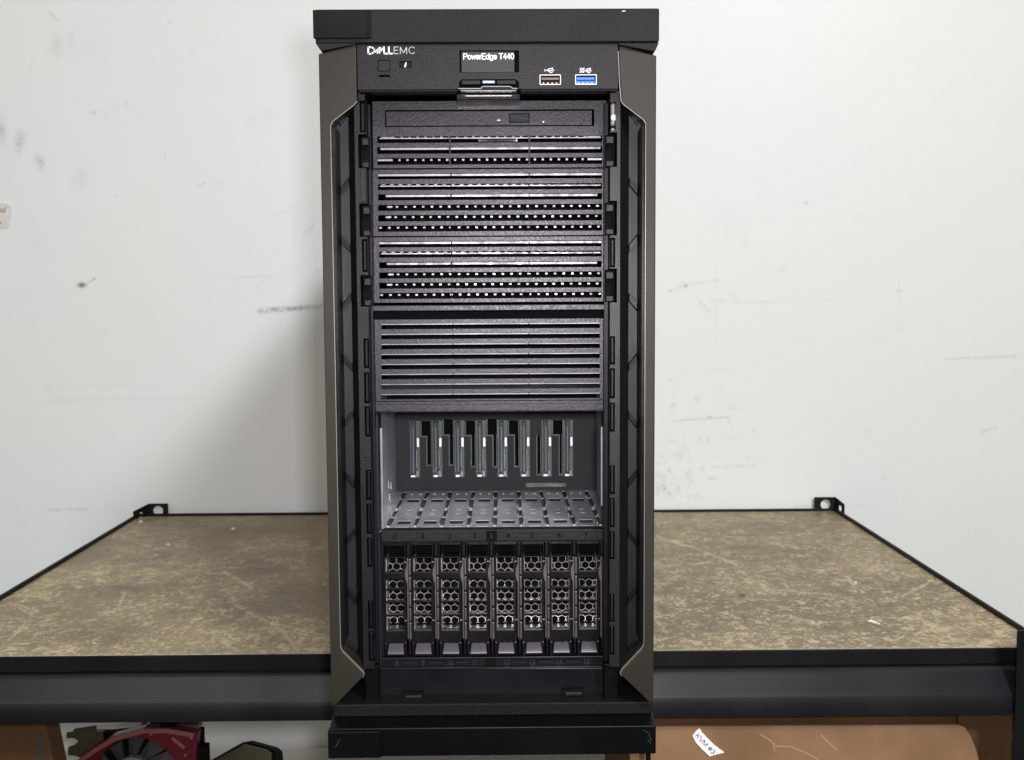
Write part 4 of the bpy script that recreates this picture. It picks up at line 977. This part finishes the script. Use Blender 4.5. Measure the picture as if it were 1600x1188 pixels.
# --- drive carriers
YD = .0365; PIT = 43.22
def zc_(py): return gz(py, YD)
def carrier():
    c0 = 617.3; X = lambda px: gx(px, 940, YD)
    Lx, Rx = X(c0-18), X(c0+17.5)
    gz1 = [(871.5, 893), (905.5, 918), (921.5, 938), (941.5, 958.5), (962, 983.5)]
    holes = [(X(c0-14), X(c0+13.5), zc_(b), zc_(a)) for a, b in gz1]
    o = rects(MB(), Lx, Rx, zc_(1003), zc_(870), holes, YD, YD+.003).build("drive_carrier", M['gloss'], srv, .0005, 2)
    # pocket above the windows (finger recess), framed
    zt0, zt1 = zc_(870), zc_(850)
    MB().loft([(Lx+.0012, YD+.0115, zt0), (Rx-.0012, YD+.0115, zt0), (Rx-.0012, YD+.0050, zt1), (Lx+.0012, YD+.0050, zt1)],
              [(Lx+.0012, YD+.0130, zt0), (Rx-.0012, YD+.0130, zt0), (Rx-.0012, YD+.0065, zt1), (Lx+.0012, YD+.0065, zt1)]).build("finger_recess", M['gloss'], o)
    rects(MB(), Lx, Rx, zt0+.0001, zt1, [(Lx+.0008, Rx-.0008, zt0-.001, zt1-.0007)], YD, YD+.013).build("recess_frame", M['smooth'], o, .0003)
    # honeycomb sheet behind the windows
    hx0, hx1, hz0, hz1 = X(c0-15), X(c0+14.5), zc_(984.5), zc_(870.5)
    mb = MB(); yh0, yh1 = YD+.0200, YD+.0208; p = gx(619.8+5.9, 900, yh0)-gx(619.8-5.9, 900, yh0); r = p/math.sqrt(3); rz = (gz(884.3, yh0)-gz(968.1, yh0))/9/1.5; hxc = gx(619.8, 900, yh0)
    hz1 = gz(871.5, yh0); hz0 = gz(972.5, yh0)
    segs = set(); edges = []
    for row in range(-1, 16):
        for cl_ in range(-2, 4):
            cx = hxc+(cl_+(0 if row % 2 else .5))*p; cz = gz(884.3, yh0)-(row-1)*1.5*rz
            P = [(cx+r*math.sin(math.radians(60*k)), cz+rz*math.cos(math.radians(60*k))) for k in range(6)]
            for k in range(6):
                a, b = P[k], P[(k+1) % 6]; key = (round((a[0]+b[0])/2, 5), round((a[1]+b[1])/2, 5))
                if key in segs: continue
                segs.add(key); edges.append((a, b))
    def clip(a, b):
        t0, t1 = 0., 1.; dx, dz = b[0]-a[0], b[1]-a[1]
        for pp, qq in ((-dx, a[0]-hx0), (dx, hx1-a[0]), (-dz, a[1]-hz0), (dz, hz1-a[1])):
            if abs(pp) < 1e-12:
                if qq < 0: return None
            else:
                t = qq/pp
                if pp < 0: t0 = max(t0, t)
                else: t1 = min(t1, t)
        if t1-t0 < .05: return None
        return (a[0]+dx*t0, a[1]+dz*t0), (a[0]+dx*t1, a[1]+dz*t1)
    for a, b in edges:
        c_ = clip(a, b)
        if c_: mb.bar(c_[0], c_[1], .00056, yh0, yh1)
    g = mb.build("honeycomb_grille", M['grille'], o)
    # metal basket flanges at either side, and curved bottom edge
    mb = MB()
    for s in (-1, 1):
        xx = X(c0+s*14.2)
        for a, b in gz1: mb.box(xx, xx-s*.0005, YD+.0032, YD+.0200, zc_(b-.5), zc_(a+.5))
    mb.build("grille_flange", M['grille'], o)
    mb = MB()
    n = 6
    for k in range(n):
        a0, a1 = k/n, (k+1)/n
        f = lambda t: (YD+.0160-.0128*math.sin(t*math.pi/2), gz(975.5, YD+.016)+(zc_(983.2)-gz(975.5, YD+.016))*(1-math.cos(t*math.pi/2)))
        (ya, za), (yb2, zb2) = f(a0), f(a1)
        mb.add([(X(c0-14), ya, za), (X(c0+13.5), ya, za), (X(c0+13.5), yb2, zb2), (X(c0-14), yb2, zb2)], [(0, 1, 2, 3)])
    mb.build("basket_curve", M['basket'], o, smooth=True)
    MB().box(Lx+.001, Rx-.001, YD+.0340, YD+.0345, zc_(1002), zc_(871)).build("drive_body", M['dark'], o)
    # horizontal drive-body glimpses behind the grille
    # thin edge highlights below window one and above the bottom bar are bevelled ledges
    for yy in (893.8, 984.2):
        MB().box(X(c0-14.5), X(c0+13), YD-.0006, YD-.0001, zc_(yy+9.6), zc_(yy)).build("cross_bar", M['gloss'], o, .0004)
    # release latch: curved trapezoid
    mb = MB(); n = 8; rows = []
    for k in range(n+1):
        t = k/n; yy = 1004.5+18.5*t; hwp = 11.2+2.6*t
        dep = YD+.0005-.0052*math.sin(t*math.pi*.5) if t < .75 else YD+.0005-.0052*math.sin(.75*math.pi*.5)+(t-.75)*.012
        rows.append(((X(c0-hwp+.6), dep, zc_(yy)), (X(c0+hwp+.6), dep, zc_(yy))))
    V = [p_ for r_ in rows for p_ in r_]+[(p_[0], YD+.006, p_[2]) for r_ in rows for p_ in r_]
    m2 = 2*(n+1); Fq = []
    for k in range(n):
        Fq.append((2*k, 2*k+1, 2*k+3, 2*k+2)); Fq.append((2*k, 2*k+2, m2+2*k+2, m2+2*k)); Fq.append((2*k+3, 2*k+1, m2+2*k+1, m2+2*k+3))
    Fq += [(0, 1, m2+1, m2), (2*n+1, 2*n, m2+2*n, m2+2*n+1)]
    mb.add(V, Fq); mb.build("release_latch", M['latch'], o, .0004)
    mb = MB()
    for dxp, w in ((-9.5, 3), (-3, 5), (4.5, 5), (10.5, 2.5)): mb.box(X(c0+dxp), X(c0+dxp+w), YD+.001, YD+.004, zc_(1002.4), zc_(999))
    mb.build("latch_spring", M['bronze'], o, .0002)
    MB().box(Lx+.0004, Rx-.0004, YD+.006, YD+.0075, zc_(1026), zc_(1002)).build("latch_well", M['gloss'], o)
    for s in (-1, 1):
        MB().prism([(X(c0+s*17.5), zc_(1003)), (X(c0+s*12.5), zc_(1003)), (X(c0+s*15.5), zc_(1025)), (X(c0+s*17.5), zc_(1025))], YD-.0005, YD+.006).build("latch_cheek", M['gloss'], o, .0005)
    # metal guide rail at the right, in segments with notches
    rl = X(c0+18.6); rr = X(c0+25.4); mid = rl+(rr-rl)*.52
    segs_ = [(872, 897.5), (900.5, 921.5), (924.5, 946.5), (949.5, 968.5), (971.5, 998)]
    mb = MB()
    for a, b in segs_:
        mb.box(mid, rr, YD-.0014, YD+.0065, zc_(b), zc_(a))
    bulge = [(rl, zc_(998)), (mid-.0002, zc_(998)), (mid-.0002, zc_(872)), (rl, zc_(872)), (rl, zc_(882)), (rl-.0013, zc_(890)), (rl-.0015, zc_(898)), (rl-.0008, zc_(906)), (rl, zc_(911))]
    mb.prism(bulge, YD-.0002, YD+.0065)
    mb.build("guide_rail", M['bronze'], o, .0005)
    MB().box(rl, rr-.0005, YD+.001, YD+.008, zc_(870), zc_(849)).build("rail_cap", M['smooth'], o, .0006); mb = MB(); mb.box(rl+.0005, rr-.0005, YD+.001, YD+.008, zc_(1024), zc_(999.5))
    mb.build("rail_end", M['smooth'], o, .0006)
    mb = MB()
    for yy in (877.5, 968.5): mb.box(X(c0+14.8), X(c0+18.4), YD-.0004, YD+.0001, zc_(yy+.7), zc_(yy-.7))
    mb.build("status_pin", M['grille'], o)
    return o
cr0 = carrier(); kids = list(cr0.children)
dX = gx(617.3+PIT, 940, YD)-gx(617.3, 940, YD)
for k in range(1, 8):
    c_ = cr0.copy(); COL.objects.link(c_); c_.parent = srv
    jx, jz = random.uniform(-.012, .012), random.uniform(-.014, .014)      # each carrier seats a little differently
    piv = Vector((gx(617.3, 940, YD), YD-.3, zc_(940))); Rm = Matrix.Rotation(jz, 3, 'Z') @ Matrix.Rotation(jx, 3, 'X')
    c_.rotation_euler = Rm.to_euler(); c_.location = cr0.location+piv-Rm @ piv+Vector((dX*k, random.uniform(-.0002, .0004), 0))
    for ch in kids: d_ = ch.copy(); COL.objects.link(d_); d_.parent = c_
q = R2(596.5, 850, 599.3, 1024, YD); 
cf = MB().box(q[0]-.002, q[1], YD-.0012, YD+.01, q[2], q[3]).build("drive_bay_frame", M['smooth'], srv, .0004)
MB().box(q[0]-.0035, gx(944, 940, YD), YD+.0375, YD+.038, zc_(1030), zc_(845)).build("bay_back", M['dark'], cf)
q = R2(594.5, 845, 943, 849.5, YD+.001); MB().box(q[0], q[1], YD+.003, YD+.02, q[2], q[3]).build("bay_top_edge", M['gloss'], cf)
q = R2(594.5, 1025.5, 943, 1029, YD-.001); MB().box(q[0], q[1], YD-.001, YD+.02, q[2], q[3]).build("bay_bottom_edge", M['smooth'], cf, .0004)
# column faces beside the drive bays (inner frame from the large blank down)
for s, (a, b) in ((-1, (583.5, 594.0)), (1, (943.2, 948.5))):
    q = R2(a, 645, b, 1044, .0335); MB().box(q[0], q[1], .0335, .05, q[2], q[3]).build("bay_side_frame", M['grain' if s < 0 else 'smooth'], srv, .0005)
# --- lower apron
z1_, z0_ = gz(1043.3, .031), gz(1098, .031)
pts = W2([(592, 1043.5), (942, 1043.5), (946, 1050), (946, 1078), (953, 1084), (953, 1094), (578, 1098), (578, 1090), (590, 1080), (590, 1050)], .031)
ap = plate("lower_apron", pts, [], .031, .045, M['smooth'], srv, .0008)
q = R2(592, 1042.6, 941, 1044.6, .0300); MB().box(q[0], q[1], .0295, .0325, q[2], q[3]).build("apron_ridge", M['smooth'], ap, .0003)
for a, b, ya, yb2 in ((628, 662, 1082, 1093.5), (878.5, 912.5, 1079.5, 1091)):
    q = R2(a, ya, b, yb2, .026); MB().box(q[0], q[1], .027, .031, q[2]+.0005, q[3]).build("hook_slot", M['dark'], ap)
    q = R2(a+5, ya+3, b-3, ya+8, .026); MB().box(q[0], q[1], .0245, .029, q[2], q[3]).build("hook_tab", M['grain'], ap, .0004)
    q = R2(a, yb2-2.5, b, yb2, .026); MB().box(q[0], q[1], .022, .030, q[2], q[3]).build("hook_tab", M['grain'], ap, .0004)
# --- foot
yr = .013
zr1 = gz(1119.5, yr); zr2 = gz(1099.5, yr+.0)
P = [(0.0, .0045), (0.0, ZF), (yr-.0008, zr1-.0006), (yr, zr1), (yr+.0006, zr2), (.060, zr2-.0002), (.060, .0045)]
ft = MB().prism_x([(a, b) for a, b in P], -HW, HW)
# lower part full width, riser slightly narrower
ft = MB().prism_x([(0.0, .0045), (0.0, ZF), (yr, zr1), (.0300, zr1+.0001), (.0300, .0045)], -HW, HW)
fo = ft.build("foot_base", M['foot'], srv, .0007, 2)
rx0, rx1 = gx(520.5, 1110, yr), gx(1000, 1110, yr)
MB().box(rx0, gx(1019, 1110, yr), yr+.0004, .058, zr1+.0003, zr2).build("foot_riser", M['riser'], fo, .0009, 3)
x0 = -HW-.0006; x1 = gx(593, 1160, -.002); x2 = gx(600, 1160, 0)
MB().loft([(x0, -.0022, .0045), (x1, -.0022, .0045), (x1, -.0022, ZF-.0015), (x0, -.0022, ZF-.0015)], [(x0, .0006, .0045), (x2, .0006, .0045), (x2, .0006, ZF-.0005), (x0, .0006, ZF-.0005)]).build("foot_corner_block", M['foot'], fo, .0005)
MB().box(-BW+.001, BW-.001, .0305, .59, .0045, .0125).build("case_bottom", M['smooth'], srv)
mb = MB()
for sx in (-.09, .09):
    for yy in (.26, .56): mb = MB().cyl(sx, yy, .0001, .010, .0045, 'Z', 20); mb.build("rubber_foot", M['dark'], srv)
# scratches on foot and cap corners
def scratch(pts, Y, w, parent, m='bronze'):
    pp = W2(pts, Y); mb = MB()
    for a, b in zip(pp, pp[1:]): mb.bar(a, b, w, Y-.00012, Y)
    mb.build("scratch_mark", M[m], parent)
scratch([(1005, 1141), (1012, 1144), (1015, 1150), (1018, 1158)], -.0001, .0003, fo)
scratch([(1012, 1155), (1017, 1163)], -.0001, .0003, fo)
scratch([(524, 1168), (528, 1161), (531, 1155)], -.0024, .0003, fo)
scratch([(972, 18), (975, 17.2), (977, 17.6)], -.0001, .0004, capo, 'white')

# ================================================================== THINGS UNDER THE SHELF
# graphics card, leaning
GY = .42
gc = empty("graphics_card", (gx(235, 1188, GY), GY, LZ), "red and black graphics card with a large fan under the left shelf", "graphics card")
F_ = W2([(214, 1216)], GY)[0]
sh = W2([(116, 1196), (128, 1180), (150, 1166), (178, 1150), (225, 1138), (262, 1138), (309, 1146), (306, 1188), (303, 1278), (255, 1286), (130, 1286)], GY)
hr = (gx(214+68, 1206, GY)-F_[0])
so = plate("fan_shroud", sh, [circ(F_[0], F_[1], hr*.96, 36)], GY, GY+.012, M['red'], gc, .0012)
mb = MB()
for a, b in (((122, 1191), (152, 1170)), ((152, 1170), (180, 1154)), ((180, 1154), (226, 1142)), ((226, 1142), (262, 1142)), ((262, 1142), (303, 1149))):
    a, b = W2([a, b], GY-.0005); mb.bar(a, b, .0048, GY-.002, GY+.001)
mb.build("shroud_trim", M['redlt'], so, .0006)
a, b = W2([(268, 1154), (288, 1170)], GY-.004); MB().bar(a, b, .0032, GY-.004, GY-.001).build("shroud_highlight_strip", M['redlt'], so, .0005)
mb = MB()
for k in range(11):
    a0 = 2*math.pi*k/11; r0, r1 = hr*.42, hr*.93
    pA = [(F_[0]+r0*math.cos(a0), GY+.003, F_[1]+r0*math.sin(a0)), (F_[0]+r1*math.cos(a0-.35), GY+.001, F_[1]+r1*math.sin(a0-.35)), (F_[0]+r1*math.cos(a0+.10), GY+.009, F_[1]+r1*math.sin(a0+.10)), (F_[0]+r0*math.cos(a0+.45), GY+.010, F_[1]+r0*math.sin(a0+.45))]
    mb.loft(pA, [(x, y+.001, z) for x, y, z in pA])
fn = mb.build("fan", M['fan'], gc)
MB().cyl(F_[0]-.006, GY+.001, F_[1]+.002, hr*.43, .009, 'Y', 28).build("fan_hub", M['hub'], fn, .001)
MB().box(gx(150, 1200, GY), gx(310, 1200, GY), GY+.0125, GY+.028, LZ+.002, gz(1152, GY, 235)).build("heatsink_body", M['dark'], gc, .001)
br = W2([(103, 1145), (113, 1144), (116, 1139), (150, 1134), (150, 1152), (140, 1164), (148, 1168), (150, 1180), (136, 1188), (118, 1182), (106, 1180), (106, 1168), (117, 1164), (122, 1158), (116, 1154), (104, 1154)], GY+.008)
plate("mounting_bracket", br, [], GY+.008, GY+.010, M['bracket'], gc, .0004)
MB().box(gx(120, 1170, GY), gx(156, 1170, GY), GY+.0105, GY+.018, LZ+.001, gz(1150, GY, 140)).build("bracket_body", M['bracket'], gc)
mb = MB()
for a, b, c_, d in ((146, 1137.5, 222, 1130), (148, 1142, 200, 1137)):
    p, q_ = W2([(a, b), (c_, d)], GY+.03); mb.bar(p, q_, .0012, GY+.022, GY+.034)
mb.build("board_edge", M['paper'], gc)
q = R2(251, 1124, 274, 1138, GY+.01); MB().box(q[0], q[1], GY+.005, GY+.02, q[2]-.004, q[3]).build("power_connector", M['dark'], gc, .001)
q = R2(306, 1166, 321, 1188, GY); MB().box(q[0], q[1], GY+.004, GY+.018, LZ+.001, q[3]).build("end_block", M['dark'], gc, .001)
mb = MB()
for k in range(16): mb.box(gx(258+3*k, 1150, GY), gx(259.4+3*k, 1150, GY), GY+.0122, GY+.030, gz(1150, GY, 235), gz(1140, GY, 235))
mb.build("heatsink_fins", M['pins'], gc)
for a, b in ((300, 1152), (237, 1146), (290, 1179)):
    q = W2([(a, b)], GY); MB().cyl(q[0][0], GY-.0030, q[0][1], .0013, .0018).build("screw", M['chrome'], so)
# black box lying by it
bxc = onY(385, 1188, .50)
bk_ = empty("black_case", (bxc.x, .50, LZ), "small black box lying beside the graphics card under the shelf", "box")
P = W2([(325, 1190), (381, 1158.5), (422, 1170), (430, 1176), (432, 1200), (430, 1290), (325, 1290)], .50)
zb_ = LZ+.0005; P = [(x, max(z, zb_)) for x, z in P]
MB().loft([(x, .50, z) for x, z in P], [(x+.004, .525, max(z-.009, zb_)) for x, z in P]).build("case_body", M['foot'], bk_, .003, 3)
P2 = W2([(336, 1189), (382, 1163.5), (417, 1172), (424, 1178), (424, 1250), (336, 1250)], .498); P2 = [(x, max(z, zb_+.002)) for x, z in P2]
MB().prism(P2, .4985, .4999).build("case_lid", M['bracket'], bk_, .0008)
# left cardboard box
lb = empty("cardboard_box", (gx(20, 1188, .27), .36, LZ), "old brown cardboard box with black stripes, under the left end of the shelf", "box", )
xr_ = gx(60, 1125, .300)
bb_ = MB().loft([(xr_-.28, .300, LZ+.0005), (xr_+.045, .300, LZ+.0005), (xr_, .300, -.050), (xr_-.28, .300, -.050)], [(xr_-.28, .328, LZ+.0005), (xr_+.045, .328, LZ+.0005), (xr_, .328, -.050), (xr_-.28, .328, -.050)]).build("box_body", M['cardd'], lb, .001)
mb = MB()
for k in range(10):
    a, b = W2([(54+k*1.5, 1161+15*k), (66+k*2.3, 1148+15*k)], .2995); mb.bar(a, b, .0036, .2993, .2998)
mb.build("printed_stripe", M['ink'], bb_)
# right cardboard box
BY = .2250
rb = empty("cardboard_box", (gx(1260, 1188, BY), BY+.1, LZ), "light brown creased cardboard box with a small label, under the right side of the shelf", "box")
xa, xb = gx(984, 1150, BY), gx(1497, 1150, BY)
mb = MB(); N = 8
A_ = []
edge = [(1497, 1133.2), (1508, 1137), (1518, 1152), (1526, 1172), (1530, 1188), (1534, 1240), (1536, 1330)]
ew = W2(edge, BY)
zt_ = gz(1135.5, BY, 1000); zt2_ = gz(1131.5, BY, 1490); ztb = -.0575
poly = [(xa, LZ+.0005)]+[(ew[-1][0], LZ+.0005)]+[p for p in reversed(ew) if p[1] > LZ+.002]+[(xa, zt_)]
rbb = plate("front_flap", poly, [], BY, BY+.0045, M['card'], rb, .0012)
MB().box(xa+.004, gx(1592, 1150, BY+.03), BY+.030, BY+.27, LZ+.0006, ztb).build("box_body", M['cardd'], rb, .001)  # darker cardboard paints in the shadow band below the beam
MB().loft([(gx(1498, 1150, BY+.01), BY+.012, LZ+.0006), (gx(1592, 1150, BY+.02), BY+.020, LZ+.0006), (gx(1592, 1150, BY+.02), BY+.020, ztb), (gx(1498, 1150, BY+.01), BY+.012, ztb)],
          [(gx(1498, 1150, BY+.01), BY+.016, LZ+.0006), (gx(1592, 1150, BY+.02), BY+.024, LZ+.0006), (gx(1592, 1150, BY+.02), BY+.024, ztb), (gx(1498, 1150, BY+.01), BY+.016, ztb)]).build("side_flap", M['cardd'], rb)
for pts, w in (([(1187, 1147), (1206, 1159), (1212, 1166), (1235, 1167), (1258, 1176), (1283, 1190)], .0011), ([(1282, 1148), (1296, 1162), (1308, 1172)], .0012), ([(1206, 1160), (1211, 1174)], .0008)):
    pp = W2(pts, BY-.0002); mb = MB()
    for a, b in zip(pp, pp[1:]): mb.bar(a, b, w, BY-.0003, BY)
    mb.build("crease", M['crease'], rbb)
lab = W2([(1093, 1138), (1096.5, 1144), (1104, 1152), (1117, 1165), (1132, 1176), (1121, 1178.5), (1109, 1182), (1096, 1170), (1087, 1160), (1082, 1150), (1087, 1143)], BY-.001)
lo = MB().prism(lab, BY-.0012, BY-.0004).build("paper_label", M['white'], rb)
a, b = W2([(1089, 1148), (1117, 1177)], BY-.0012)
ang = math.atan2(b[1]-a[1], b[0]-a[0]); L = math.hypot(b[0]-a[0], b[1]-a[1])
cx_, cz_ = (a[0]+b[0])/2-.0004, (a[1]+b[1])/2
stroke_text("label_lettering", "KVM #3", cx_-L/2, cx_+L/2, cz_-.0019, .0038, .00055, BY-.0014, M['ink'], lo, rot=ang, th=.0001)
# black cord hanging below the foot of the server, in front of the box
p = onY(1012, 1180, .2150); mb = MB()
pts = [(p.x, .215, p.z+.02), (p.x+.0005, .215, p.z), (p.x+.001, .215, p.z-.05), (p.x-.002, .215, p.z-.12), (p.x, .215, LZ-.03)]
cu = bpy.data.curves.new("cord", 'CURVE'); cu.dimensions = '3D'; cu.bevel_depth = .0022; s = cu.splines.new('POLY'); s.points.add(4)
for q_, c_ in zip(s.points, pts): q_.co = (*c_, 1)
me = curve_mesh(cu, "cord"); mb = MB(); mb.add([tuple(v.co) for v in me.vertices], [tuple(f.vertices) for f in me.polygons])
tag(mb.build("power_cord", M['dark'], None, smooth=True), "black cord hanging below the shelf beside the light brown box", "cord")
